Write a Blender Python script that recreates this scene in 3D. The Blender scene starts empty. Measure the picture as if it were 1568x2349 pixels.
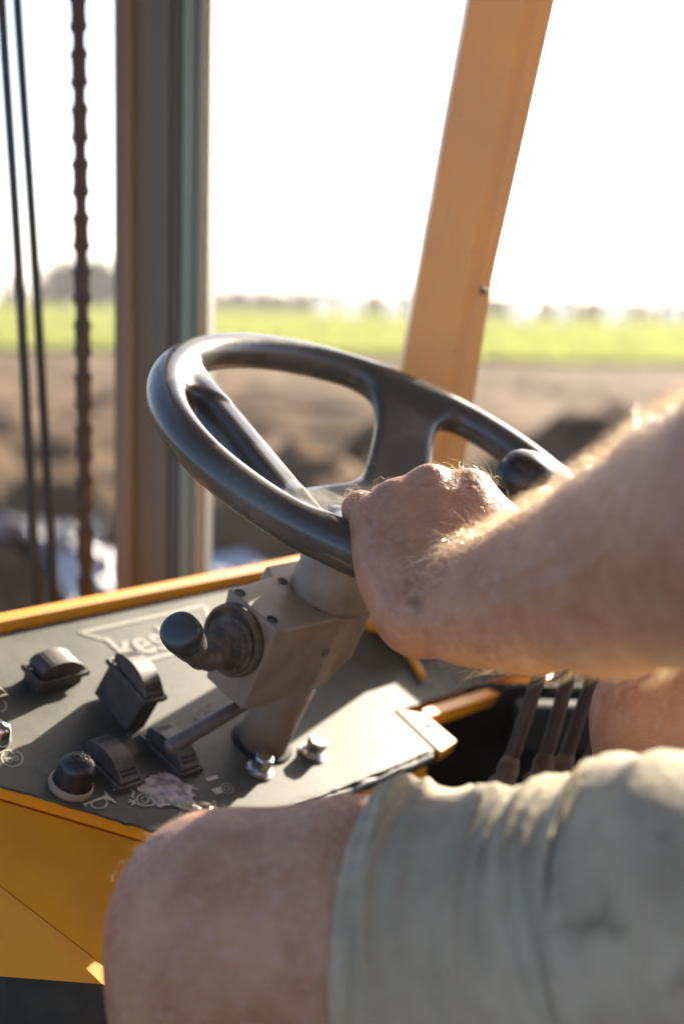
import bpy, bmesh, math, random
import numpy as np
from mathutils import Matrix, Vector

random.seed(7)
rng = np.random.default_rng(7)
S = bpy.context.scene
COL = S.collection

# ------------------------------------------------------------------ camera
CAMH = 2.05                                   # lens height above the field
CAM = np.array([0.0, 0.0, CAMH])
W_, H_ = 1568.0, 2349.0
FPX = 50 / 36 * H_
PITCH, ROLL = math.radians(8.2), math.radians(1.4)
FW = np.array([0, math.cos(PITCH), -math.sin(PITCH)])
_u0 = np.cross([1.0, 0, 0], FW)
RT = math.cos(ROLL) * np.array([1.0, 0, 0]) + math.sin(ROLL) * _u0
UP = -math.sin(ROLL) * np.array([1.0, 0, 0]) + math.cos(ROLL) * _u0
cam_d = bpy.data.cameras.new('camera')
cam_d.sensor_fit = 'VERTICAL'
cam_d.sensor_height = 36
cam_d.sensor_width = 24
cam_d.lens = 50
cam_d.clip_start = 0.02
cam_d.clip_end = 5000
cam_d.dof.use_dof = True
cam_d.dof.focus_distance = 0.985
cam_d.dof.aperture_fstop = 3.2
cam_o = bpy.data.objects.new('camera', cam_d)
COL.objects.link(cam_o)
M = Matrix.Identity(4)
for i in range(3):
    M[i][0], M[i][1], M[i][2], M[i][3] = RT[i], UP[i], -FW[i], CAM[i]
cam_o.matrix_world = M
S.camera = cam_o

# ------------------------------------------------------------------ sky + sun
SUN_EL, SUN_AZ = math.radians(24.5), math.radians(31.5)   # azimuth from +Y towards +X
wd = bpy.data.worlds.new('World')
S.world = wd
wd.use_nodes = True
nt = wd.node_tree
bg = nt.nodes['Background']
sky = nt.nodes.new('ShaderNodeTexSky')
sky.sky_type = 'NISHITA'
sky.sun_disc = False
sky.sun_elevation = SUN_EL
sky.sun_rotation = SUN_AZ
sky.air_density = 0.5
sky.dust_density = 2.0
sky.ozone_density = 1.0
nt.links.new(sky.outputs[0], bg.inputs[0])
bg.inputs[1].default_value = 0.11
sun_d = bpy.data.lights.new('sun', 'SUN')
sun_d.energy = 5.0
sun_d.angle = math.radians(0.6)
sun_d.color = (1.0, 0.87, 0.70)
sun_o = bpy.data.objects.new('sun', sun_d)
COL.objects.link(sun_o)
SDIR = Vector((math.cos(SUN_EL) * math.sin(SUN_AZ), math.cos(SUN_EL) * math.cos(SUN_AZ), math.sin(SUN_EL)))
sun_o.rotation_euler = SDIR.to_track_quat('Z', 'Y').to_euler()
sun_o.location = (3, 6, 6)

S.view_settings.view_transform = 'Standard'
S.view_settings.look = 'None'
S.view_settings.exposure = 1.85
S.view_settings.gamma = 1.0
S.cycles.use_denoising = True
S.cycles.max_bounces = 8
S.cycles.sample_clamp_indirect = 8
S.render.film_transparent = False


# ------------------------------------------------------------------ helpers
def ray(x, y):
    return FW + (x - W_ / 2) / FPX * RT + (H_ / 2 - y) / FPX * UP


def P(x, y, d):
    """a point of the place from a bearing and its measured depth in metres"""
    return CAM + ray(x, y) * d


def noise3(p, f, seed=0):
    """cheap smooth pseudo noise, p (...,3) -> [-1,1]"""
    r = np.random.default_rng(seed)
    out = np.zeros(p.shape[:-1])
    for k in range(7):
        w = r.normal(size=3)
        w = w / np.linalg.norm(w) * f * r.uniform(.6, 1.7)
        out += np.sin(p @ w * 2 * math.pi + r.uniform(0, 6.28))
    return out / 3.6


def mesh(name, v, f, smooth=True):
    me = bpy.data.meshes.new(name)
    v = np.asarray(v, dtype=float)
    me.from_pydata([tuple(a) for a in v], [], [tuple(int(i) for i in a) for a in f])
    me.validate()
    if smooth:
        me.polygons.foreach_set('use_smooth', [True] * len(me.polygons))
    me.update()
    return me


def link(name, me, mat=None, parent=None, local=False):
    o = bpy.data.objects.new(name, me)
    COL.objects.link(o)
    if mat is not None and me is not None and not me.materials:
        me.materials.append(mat)
    if parent is not None:
        o.parent = parent
        if not local:
            o.matrix_parent_inverse = WM[parent.name].inverted()
    return o


WM = {}


def empty(name, mat4):
    o = bpy.data.objects.new(name, None)
    COL.objects.link(o)
    o.matrix_world = mat4
    o.empty_display_size = .05
    WM[o.name] = mat4.copy()
    return o


def at(p):
    return Matrix.Translation(Vector([float(a) for a in p]))


def tag(o, label=None, cat=None, group=None, kind=None):
    if label:
        o['label'] = label
    if cat:
        o['category'] = cat
    if group:
        o['group'] = group
    if kind:
        o['kind'] = kind
    return o


def joinm(parts):
    """join (v,f) lists"""
    V, F, n = [], [], 0
    for v, f in parts:
        v = np.asarray(v, float)
        V.append(v)
        F += [tuple(int(i) + n for i in a) for a in f]
        n += len(v)
    return np.concatenate(V), F


def bm_out(bm):
    bm.verts.ensure_lookup_table()
    v = np.array([p.co[:] for p in bm.verts])
    bm.verts.index_update()
    f = [tuple(p.index for p in q.verts) for q in bm.faces]
    bm.free()
    return v, f


def box(c, s, bev=0.0, seg=2, rot=None):
    bm = bmesh.new()
    bmesh.ops.create_cube(bm, size=1)
    for p in bm.verts:
        p.co = Vector((p.co.x * s[0], p.co.y * s[1], p.co.z * s[2]))
    if bev:
        bmesh.ops.bevel(bm, geom=bm.edges[:], offset=bev, segments=seg, affect='EDGES', profile=.5)
    v, f = bm_out(bm)
    if rot is not None:
        v = v @ np.array(rot).T
    return v + np.asarray(c, float), f


def prism(poly, h0, h1, bev=0.0, seg=2):
    """polygon in xy extruded h0..h1, edges bevelled"""
    bm = bmesh.new()
    a = [bm.verts.new((x, y, h0)) for x, y in poly]
    b = [bm.verts.new((x, y, h1)) for x, y in poly]
    n = len(poly)
    bm.faces.new(list(reversed(a)))
    bm.faces.new(b)
    for i in range(n):
        bm.faces.new((a[i], a[(i + 1) % n], b[(i + 1) % n], b[i]))
    bmesh.ops.recalc_face_normals(bm, faces=bm.faces[:])
    if bev:
        bmesh.ops.bevel(bm, geom=bm.edges[:], offset=bev, segments=seg, affect='EDGES', profile=.5, clamp_overlap=True)
    return bm_out(bm)


def axes(z, x=None):
    z = np.asarray(z, float)
    z = z / np.linalg.norm(z)
    if x is None:
        x = np.array([1., 0, 0]) if abs(z[0]) < .8 else np.array([0, 1., 0])
    x = np.asarray(x, float)
    x = x - z * (x @ z)
    x /= np.linalg.norm(x)
    return x, np.cross(z, x), z


def lathe(prof, seg=32, o=(0, 0, 0), z=(0, 0, 1), cap=True):
    """prof: (radius, height) list"""
    x, y, z = axes(z)
    o = np.asarray(o, float)
    t = np.linspace(0, 2 * math.pi, seg, endpoint=False)
    V, F = [], []
    for r, h in prof:
        for a in t:
            V.append(o + z * h + (x * math.cos(a) + y * math.sin(a)) * r)
    for i in range(len(prof) - 1):
        for j in range(seg):
            k = (j + 1) % seg
            F.append((i * seg + j, i * seg + k, (i + 1) * seg + k, (i + 1) * seg + j))
    if cap:
        F.append(tuple(reversed(range(seg))))
        F.append(tuple((len(prof) - 1) * seg + j for j in range(seg)))
    return np.array(V), F


def spline(pts, n):
    p = np.asarray(pts, float)
    p = np.vstack([2 * p[0] - p[1], p, 2 * p[-1] - p[-2]])
    out = []
    m = len(p) - 3
    for i in range(n + 1):
        u = i / n * m
        k = min(int(u), m - 1)
        t = u - k
        a, b, c, d = p[k:k + 4]
        out.append(.5 * ((2 * b) + (c - a) * t + (2 * a - 5 * b + 4 * c - d) * t * t + (3 * b - a - 3 * c + d) * t ** 3))
    return np.array(out)


def tube(path, rad, seg=12, cap=True):
    path = np.asarray(path, float)
    n = len(path)
    rad = np.broadcast_to(np.asarray(rad, float), (n,))
    V, F = [], []
    x = None
    for i in range(n):
        d = path[min(i + 1, n - 1)] - path[max(i - 1, 0)]
        x, y, _ = axes(d, x)
        for j in range(seg):
            a = 2 * math.pi * j / seg
            V.append(path[i] + (x * math.cos(a) + y * math.sin(a)) * rad[i])
    for i in range(n - 1):
        for j in range(seg):
            k = (j + 1) % seg
            F.append((i * seg + j, i * seg + k, (i + 1) * seg + k, (i + 1) * seg + j))
    if cap:
        F.append(tuple(reversed(range(seg))))
        F.append(tuple((n - 1) * seg + j for j in range(seg)))
    return np.array(V), F


# ---- signed distance fields -> smooth quads (surface nets)
class Field:
    def __init__(s, gx, gy, gz, big=.15):
        s.g = [np.asarray(a, np.float32) for a in (gx, gy, gz)]
        s.F = np.full([len(a) for a in s.g], big, np.float32)

    def _box(s, lo, hi):
        sl = []
        for a, l, h in zip(s.g, lo, hi):
            i = max(int(np.searchsorted(a, l)) - 1, 0)
            j = min(int(np.searchsorted(a, h)) + 1, len(a))
            sl.append(slice(i, max(j, i + 1)))
        return tuple(sl)

    def _pts(s, sl):
        return np.meshgrid(*[a[k] for a, k in zip(s.g, sl)], indexing='ij')

    def _put(s, sl, d, k, sub=False):
        a = s.F[sl]
        if sub:
            b = -d
            h = np.maximum(k - np.abs(a - b), 0) / k
            s.F[sl] = np.maximum(a, b) + h * h * k / 4
        else:
            h = np.maximum(k - np.abs(a - d), 0) / k
            s.F[sl] = np.minimum(a, d) - h * h * k / 4

    def cone(s, a, b, ra, rb, k=.01, sub=False, flat=None):
        """capsule from a to b with radii ra, rb; flat=(dir, factor) thins it along dir"""
        a, b = np.asarray(a, float), np.asarray(b, float)
        m = max(ra, rb) + .05
        sl = s._box(np.minimum(a, b) - m, np.maximum(a, b) + m)
        X, Y, Z = s._pts(sl)
        d = b - a
        L = float(d @ d) + 1e-12
        t = np.clip(((X - a[0]) * d[0] + (Y - a[1]) * d[1] + (Z - a[2]) * d[2]) / L, 0, 1)
        x, y, z = X - a[0] - t * d[0], Y - a[1] - t * d[1], Z - a[2] - t * d[2]
        if flat is not None:
            u = np.asarray(flat[0], float)
            u = u / np.linalg.norm(u)
            q = (x * u[0] + y * u[1] + z * u[2]) * (1 / flat[1] - 1)
            x, y, z = x + q * u[0], y + q * u[1], z + q * u[2]
        r = np.sqrt(x * x + y * y + z * z) - (ra + (rb - ra) * t)
        if flat is not None:
            r = r * flat[1] ** .5
        s._put(sl, r.astype(np.float32), k, sub)

    def chain(s, pts, rad, k=.01, flat=None):
        for i in range(len(pts) - 1):
            s.cone(pts[i], pts[i + 1], rad[i], rad[i + 1], k, flat=flat)

    def ball(s, c, r, k=.01, sub=False):
        s.cone(c, np.asarray(c, float) + 1e-4, r, r, k, sub)

    def mesh(s, smooth=2):
        F, (gx, gy, gz) = s.F, s.g
        ins = F < 0
        nx, ny, nz = F.shape
        c = ins[:-1, :-1, :-1].astype(np.int8)
        tot = np.zeros((nx - 1, ny - 1, nz - 1), np.int8)
        for i in (0, 1):
            for j in (0, 1):
                for k in (0, 1):
                    tot += ins[i:nx - 1 + i, j:ny - 1 + j, k:nz - 1 + k]
        act = (tot > 0) & (tot < 8)
        I, J, K = np.nonzero(act)
        idx = np.full(act.shape, -1, np.int32)
        idx[I, J, K] = np.arange(len(I))
        cn = {}
        for i in (0, 1):
            for j in (0, 1):
                for k in (0, 1):
                    cn[i, j, k] = F[I + i, J + j, K + k].astype(float)
        acc = np.zeros((len(I), 3))
        cnt = np.zeros(len(I))
        for a in cn:
            for ax in range(3):
                if a[ax] == 1:
                    continue
                b = list(a)
                b[ax] = 1
                fa, fb = cn[a], cn[tuple(b)]
                m = (fa < 0) != (fb < 0)
                t = np.where(m, fa / np.where(m, fa - fb, 1), 0)
                p = np.tile(np.array(a, float), (len(I), 1))
                p[:, ax] += t
                acc[m] += p[m]
                cnt[m] += 1
        q = acc / cnt[:, None]
        V = np.stack([gx[I] + q[:, 0] * (gx[I + 1] - gx[I]), gy[J] + q[:, 1] * (gy[J + 1] - gy[J]), gz[K] + q[:, 2] * (gz[K + 1] - gz[K])], 1).astype(float)
        Q = []
        for ax in range(3):
            o1, o2 = [(1, 2), (2, 0), (0, 1)][ax]
            sa = [slice(None)] * 3
            sb = [slice(None)] * 3
            sa[ax], sb[ax] = slice(0, -1), slice(1, None)
            for o in (o1, o2):
                sa[o] = slice(1, -1)
                sb[o] = slice(1, -1)
            A, B = ins[tuple(sa)], ins[tuple(sb)]
            e = np.argwhere(A != B)
            flip = A[tuple(e.T)]
            e = e.copy()
            e[:, o1] += 1
            e[:, o2] += 1

            def cell(d1, d2):
                z = e.copy()
                z[:, o1] -= d1
                z[:, o2] -= d2
                return idx[z[:, 0], z[:, 1], z[:, 2]]
            quad = np.stack([cell(1, 1), cell(0, 1), cell(0, 0), cell(1, 0)], 1)
            quad[~flip] = quad[~flip][:, ::-1]
            Q.append(quad)
        Q = np.concatenate(Q)
        E = np.concatenate([Q[:, [0, 1]], Q[:, [1, 2]], Q[:, [2, 3]], Q[:, [3, 0]]])
        for it in range(smooth * 2):
            s_ = np.zeros_like(V)
            n_ = np.zeros(len(V))
            np.add.at(s_, E[:, 0], V[E[:, 1]])
            np.add.at(s_, E[:, 1], V[E[:, 0]])
            np.add.at(n_, E[:, 0], 1)
            np.add.at(n_, E[:, 1], 1)
            lap = s_ / np.maximum(n_, 1)[:, None] - V
            V = V + lap * (.55 if it % 2 == 0 else -.5)
        return V, Q


def fastmesh(name, V, Q):
    me = bpy.data.meshes.new(name)
    Q = np.asarray(Q, np.int32)
    me.vertices.add(len(V))
    me.vertices.foreach_set('co', np.asarray(V, np.float32).ravel())
    me.loops.add(Q.size)
    me.loops.foreach_set('vertex_index', Q.ravel())
    me.polygons.add(len(Q))
    me.polygons.foreach_set('loop_start', np.arange(len(Q), dtype=np.int32) * Q.shape[1])
    me.update(calc_edges=True)
    me.validate()
    me.polygons.foreach_set('use_smooth', [True] * len(me.polygons))
    return me


# ------------------------------------------------------------------ materials
def mat(name, col, rough=.5, col2=None, scale=20., metal=0., spec=.5, bump=0., bscale=None, bdist=.001, detail=6., mix=(.35, .7),
        coat=0., sheen=0., sss=0., sssr=(1, .35, .2), ssss=.004, aniso=None, coord='Object', rough2=None, col3=None, scale3=5., mix3=(.5, .7)):
    m = bpy.data.materials.new(name)
    m.use_nodes = True
    t = m.node_tree
    b = t.nodes['Principled BSDF']
    b.inputs['Base Color'].default_value = (*col, 1)
    b.inputs['Roughness'].default_value = rough
    b.inputs['Metallic'].default_value = metal
    b.inputs['Specular IOR Level'].default_value = spec
    b.inputs['Coat Weight'].default_value = coat
    b.inputs['Coat Roughness'].default_value = .12
    b.inputs['Sheen Weight'].default_value = sheen
    if sss:
        b.inputs['Subsurface Weight'].default_value = sss
        b.inputs['Subsurface Radius'].default_value = sssr
        b.inputs['Subsurface Scale'].default_value = ssss
    tc = t.nodes.new('ShaderNodeTexCoord')
    src = tc.outputs[coord]
    if aniso:
        mp = t.nodes.new('ShaderNodeMapping')
        mp.inputs['Scale'].default_value = aniso
        t.links.new(src, mp.inputs[0])
        src = mp.outputs[0]

    def nz(sc, det=detail, r=.6):
        n = t.nodes.new('ShaderNodeTexNoise')
        n.inputs['Scale'].default_value = sc
        n.inputs['Detail'].default_value = det
        n.inputs['Roughness'].default_value = r
        t.links.new(src, n.inputs['Vector'])
        return n

    def ramp(n, a, c):
        r = t.nodes.new('ShaderNodeMapRange')
        r.inputs[1].default_value, r.inputs[2].default_value = a, c
        t.links.new(n.outputs[0], r.inputs[0])
        return r
    if col2 is not None:
        r = ramp(nz(scale), *mix)
        mx = t.nodes.new('ShaderNodeMix')
        mx.data_type = 'RGBA'
        mx.inputs[6].default_value = (*col, 1)
        mx.inputs[7].default_value = (*col2, 1)
        t.links.new(r.outputs[0], mx.inputs[0])
        last = mx.outputs[2]
        if col3 is not None:
            r3 = ramp(nz(scale3), *mix3)
            m3 = t.nodes.new('ShaderNodeMix')
            m3.data_type = 'RGBA'
            m3.inputs[7].default_value = (*col3, 1)
            t.links.new(last, m3.inputs[6])
            t.links.new(r3.outputs[0], m3.inputs[0])
            last = m3.outputs[2]
        t.links.new(last, b.inputs['Base Color'])
        if rough2 is not None:
            rr = t.nodes.new('ShaderNodeMapRange')
            rr.inputs[3].default_value, rr.inputs[4].default_value = rough, rough2
            t.links.new(r.outputs[0], rr.inputs[0])
            t.links.new(rr.outputs[0], b.inputs['Roughness'])
    if bump:
        n = nz(bscale or scale * 2)
        bp = t.nodes.new('ShaderNodeBump')
        bp.inputs['Strength'].default_value = bump
        bp.inputs['Distance'].default_value = bdist
        t.links.new(n.outputs[0], bp.inputs['Height'])
        t.links.new(bp.outputs[0], b.inputs['Normal'])
    return m


def leafmat(name, col, trans, w=.5, col2=None):
    m = bpy.data.materials.new(name)
    m.use_nodes = True
    t = m.node_tree
    for n in list(t.nodes):
        t.nodes.remove(n)
    out = t.nodes.new('ShaderNodeOutputMaterial')
    d = t.nodes.new('ShaderNodeBsdfDiffuse')
    d.inputs[0].default_value = (*col, 1)
    tr = t.nodes.new('ShaderNodeBsdfTranslucent')
    tr.inputs[0].default_value = (*trans, 1)
    mx = t.nodes.new('ShaderNodeMixShader')
    mx.inputs[0].default_value = w
    t.links.new(d.outputs[0], mx.inputs[1])
    t.links.new(tr.outputs[0], mx.inputs[2])
    t.links.new(mx.outputs[0], out.inputs[0])
    if col2 is not None:
        n = t.nodes.new('ShaderNodeTexNoise')
        n.inputs['Scale'].default_value = .12
        tc = t.nodes.new('ShaderNodeTexCoord')
        t.links.new(tc.outputs['Object'], n.inputs['Vector'])
        c = t.nodes.new('ShaderNodeMix')
        c.data_type = 'RGBA'
        c.inputs[6].default_value = (*col, 1)
        c.inputs[7].default_value = (*col2, 1)
        t.links.new(n.outputs[0], c.inputs[0])
        t.links.new(c.outputs[2], d.inputs[0])
    return m


MT = {}
MT['wheel'] = mat('wheel_plastic', (.064, .067, .058), .21, (.135, .132, .110), 11, spec=.55, bump=.06, bscale=900, bdist=.0004, mix=(.45, .74), rough2=.40)
MT['black'] = mat('black_plastic', (.022, .023, .022), .33, (.05, .047, .04), 60, spec=.5, mix=(.5, .8), rough2=.5)
MT['switch'] = mat('switch_plastic', (.060, .052, .042), .52, (.130, .108, .080), 70, spec=.4, mix=(.45, .8), bump=.15, bscale=700, bdist=.0004)
MT['panel'] = mat('panel_sheet', (.024, .029, .020), .55, (.112, .108, .074), 15, spec=.34, mix=(.30, .75), rough2=.64, bump=.10, bscale=260, bdist=.0004, col3=(.085, .088, .066), scale3=160, mix3=(.5, .75))
MT['orange'] = mat('orange_paint', (.83, .34, .014), .36, (.68, .27, .025), 9, spec=.5, mix=(.4, .75), bump=.05, bscale=300, bdist=.0005, rough2=.5)
MT['pillar'] = mat('pillar_paint', (.88, .48, .17), .34, (.74, .42, .18), 7, spec=.5, mix=(.4, .75), rough2=.5, bump=.06, bscale=200, col3=(.55, .34, .17), scale3=45, mix3=(.62, .80))  # paler than the orange paint, partly lens veil put into the colour
MT['cast'] = mat('cast_housing', (.29, .235, .170), .52, (.19, .142, .098), 34, spec=.4, mix=(.4, .75), bump=.25, bscale=420, bdist=.0005, col3=(.30, .20, .13), scale3=22, mix3=(.52, .75))
MT['column'] = mat('column_paint', (.30, .24, .18), .5, (.25, .14, .07), 24, spec=.4, mix=(.45, .75), bump=.15, bscale=300, bdist=.0005)
MT['rubber'] = mat('dusty_rubber', (.085, .068, .050), .72, (.22, .16, .105), 70, mix=(.4, .75), bump=.3, bscale=500, bdist=.0006, spec=.25)
MT['steel'] = mat('zinc_steel', (.62, .58, .55), .24, (.45, .38, .32), 80, metal=1., mix=(.45, .8), rough2=.45)
MT['rod'] = mat('grey_rod', (.14, .125, .11), .45, (.10, .08, .065), 40, spec=.5)
MT['lever'] = mat('lever_rod', (.050, .036, .026), .5, (.035, .025, .018), 40)
MT['knob'] = mat('knob_plastic', (.045, .056, .054), .36, (.085, .085, .075), 60, spec=.5, mix=(.5, .8), rough2=.5)
MT['roof'] = mat('roof_lining', (.42, .36, .27), .7, (.34, .29, .21), 6)
MT['chrome'] = mat('chrome', (.75, .75, .76), .10, metal=1.)
MT['decal'] = mat('decal_print', (.46, .43, .33), .55, (.28, .26, .20), 90, mix=(.5, .8))
MT['logo'] = mat('logo_print', (.25, .245, .19), .5, (.14, .14, .105), 90, mix=(.5, .8))
MT['tape'] = mat('torn_tape', (.48, .40, .33), .62, (.15, .135, .115), 110, mix=(.38, .6), bump=.5, bscale=260, bdist=.0008, col3=(.50, .40, .40), scale3=60, mix3=(.5, .7))
MT['dark'] = mat('dark_void', (.012, .012, .011), .8)  # near-black; also puts the shade of gaps and holes into colour
MT['floor'] = mat('floor_plate', (.022, .030, .024), .6, (.05, .05, .035), 30, mix=(.45, .75), bump=.3, bscale=120)
MT['mast1'] = mat('mast_grey', (.24, .24, .19), .5, (.19, .185, .145), 5, aniso=(6, 6, .3), mix=(.35, .7))
MT['mast2'] = mat('mast_rust', (.21, .19, .145), .6, (.18, .155, .115), 5, aniso=(6, 6, .5), mix=(.35, .7))
MT['mast3'] = mat('mast_green', (.30, .40, .30), .45, (.25, .34, .25), 5, aniso=(6, 6, .5))
MT['mast4'] = mat('mast_edge', (.32, .33, .25), .4, (.27, .28, .21), 5)
MT['hose'] = mat('hose_rubber', (.018, .024, .018), .5, (.03, .035, .026), 40)
MT['chain'] = mat('chain_steel', (.060, .050, .038), .55, (.085, .060, .042), 60, metal=.2)
MT['skin'] = mat('skin', (.44, .245, .145), .43, (.33, .155, .088), 38, spec=.35, mix=(.38, .72), bump=.55, bscale=240, bdist=.0012, detail=8, sss=.16, ssss=.006, col3=(.46, .27, .19), scale3=150, mix3=(.5, .72))
_t = MT['skin'].node_tree
_b = _t.nodes['Principled BSDF']
_bp = [x for x in _t.nodes if x.type == 'BUMP'][0]
_tc = [x for x in _t.nodes if x.type == 'TEX_COORD'][0]
_v = _t.nodes.new('ShaderNodeTexVoronoi')
_v.feature = 'DISTANCE_TO_EDGE'
_v.inputs['Scale'].default_value = 380
_wn = _t.nodes.new('ShaderNodeTexNoise')
_wn.inputs['Scale'].default_value = 60
_mixv = _t.nodes.new('ShaderNodeMix')
_mixv.data_type = 'VECTOR'
_mixv.inputs[0].default_value = .012
_t.links.new(_tc.outputs['Object'], _wn.inputs['Vector'])
_t.links.new(_tc.outputs['Object'], _mixv.inputs[4])
_t.links.new(_wn.outputs['Color'], _mixv.inputs[5])
_t.links.new(_mixv.outputs[1], _v.inputs['Vector'])
_b2 = _t.nodes.new('ShaderNodeBump')
_b2.inputs['Strength'].default_value = .45
_b2.inputs['Distance'].default_value = .0012
_t.links.new(_v.outputs['Distance'], _b2.inputs['Height'])
_t.links.new(_bp.outputs[0], _b2.inputs['Normal'])
_n3 = _t.nodes.new('ShaderNodeTexNoise')
_n3.inputs['Scale'].default_value = 70
_n3.inputs['Detail'].default_value = 3
_t.links.new(_tc.outputs['Object'], _n3.inputs['Vector'])
_b3 = _t.nodes.new('ShaderNodeBump')
_b3.inputs['Strength'].default_value = .5
_b3.inputs['Distance'].default_value = .004
_t.links.new(_n3.outputs[0], _b3.inputs['Height'])
_t.links.new(_b2.outputs[0], _b3.inputs['Normal'])
_t.links.new(_b3.outputs[0], _b.inputs['Normal'])
MT['shorts'] = mat('shorts_cotton', (.41, .365, .25), .85, (.275, .240, .155), 16, spec=.15, mix=(.4, .72), bump=.6, bscale=75, bdist=.004, sheen=.15, col3=(.13, .11, .075), scale3=24, mix3=(.61, .78))
MT['shirt'] = mat('shirt_cotton', (.10, .12, .16), .85, (.08, .09, .12), 30, spec=.15, bump=.3, bscale=600)
MT['hair'] = leafmat('body_hair', (.78, .60, .36), (.90, .72, .45), .5)
_t = MT['hair'].node_tree
_g = _t.nodes.new('ShaderNodeBsdfGlossy')
_g.inputs['Color'].default_value = (1, .92, .78, 1)
_g.inputs['Roughness'].default_value = .28
_m = _t.nodes.new('ShaderNodeMixShader')
_m.inputs[0].default_value = .38
_o = [x for x in _t.nodes if x.type == 'OUTPUT_MATERIAL'][0]
_src = _o.inputs[0].links[0].from_socket
_t.links.new(_src, _m.inputs[1])
_t.links.new(_g.outputs[0], _m.inputs[2])
_t.links.new(_m.outputs[0], _o.inputs[0])
MT['soil'] = mat('ploughed_soil', (.155, .102, .058), .95, (.070, .046, .027), .9, spec=.1, mix=(.35, .68), bump=.8, bscale=6, bdist=.05, col3=(.19, .13, .08), scale3=2.5, mix3=(.5, .72))
MT['meadow'] = leafmat('meadow_ground', (.115, .145, .020), (.10, .13, .01), .25, (.135, .135, .025))
MT['blade'] = leafmat('grass_blade', (.19, .22, .075), (.29, .32, .10), .6)
MT['leaf'] = leafmat('tree_leaf', (.095, .105, .070), (.075, .085, .045), .35)
MT['bushleaf'] = leafmat('bush_leaf', (.050, .062, .026), (.06, .08, .02), .35)
MT['bark'] = mat('bark', (.10, .075, .055), .9, (.07, .05, .04), 12, bump=.5)
MT['wrap'] = mat('bale_wrap', (.82, .83, .82), .22, (.74, .76, .76), 3, spec=.6, mix=(.4, .7), bump=.4, bscale=9, bdist=.03)
_t = MT['wrap'].node_tree
_b = _t.nodes['Principled BSDF']
_tr = _t.nodes.new('ShaderNodeBsdfTranslucent')
_tr.inputs[0].default_value = (.9, .9, .88, 1)
_m = _t.nodes.new('ShaderNodeMixShader')
_m.inputs[0].default_value = .55
_o = [x for x in _t.nodes if x.type == 'OUTPUT_MATERIAL'][0]
_t.links.new(_b.outputs[0], _m.inputs[1])
_t.links.new(_tr.outputs[0], _m.inputs[2])
_t.links.new(_m.outputs[0], _o.inputs[0])
MT['sheet'] = mat('plastic_sheet', (.42, .44, .47), .32, (.28, .30, .33), 5, spec=.6, bump=.5, bscale=22, bdist=.02)
MT['stone'] = mat('wet_stone', (.24, .23, .22), .14, (.16, .15, .14), 14, spec=.8)
MT['litter'] = mat('dry_leaf', (.13, .065, .028), .7, (.07, .042, .022), 20)
MT['seat'] = mat('seat_vinyl', (.025, .025, .027), .5, bump=.2, bscale=400)

# ------------------------------------------------------------------ frames of the steering gear
WC = np.array([.035, 1.094, -.118]) + CAM            # centre of the wheel
NN = np.array([.351, -.271, .896]); NN /= np.linalg.norm(NN)
_az = math.atan2(-.271, .351)
DV = np.array([math.cos(_az), math.sin(_az), 0])      # towards the driver
EL = np.array([-math.sin(_az), math.cos(_az), 0])     # driver's right
_tl = math.acos(NN[2])
ED = math.cos(_tl) * DV - math.sin(_tl) * np.array([0, 0, 1])
PO = WC - NN * .28                                    # where the column meets the panel


def frame(o):
    m = Matrix.Identity(4)
    for i in range(3):
        m[i][0], m[i][1], m[i][2], m[i][3] = ED[i], EL[i], NN[i], o[i]
    return m


PM, WMX = frame(PO), frame(WC)


def co(x, y, h=0, o=PO):
    """bearing -> (d, l) on the plane h above the panel"""
    v = ray(x, y)
    q = o + NN * h
    p = CAM + v * (((q - CAM) @ NN) / (v @ NN)) - q
    return np.array([p @ ED, p @ EL])


def loc(p, o=PO):
    q = np.asarray(p) - o
    return np.array([q @ ED, q @ EL, q @ NN])


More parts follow.
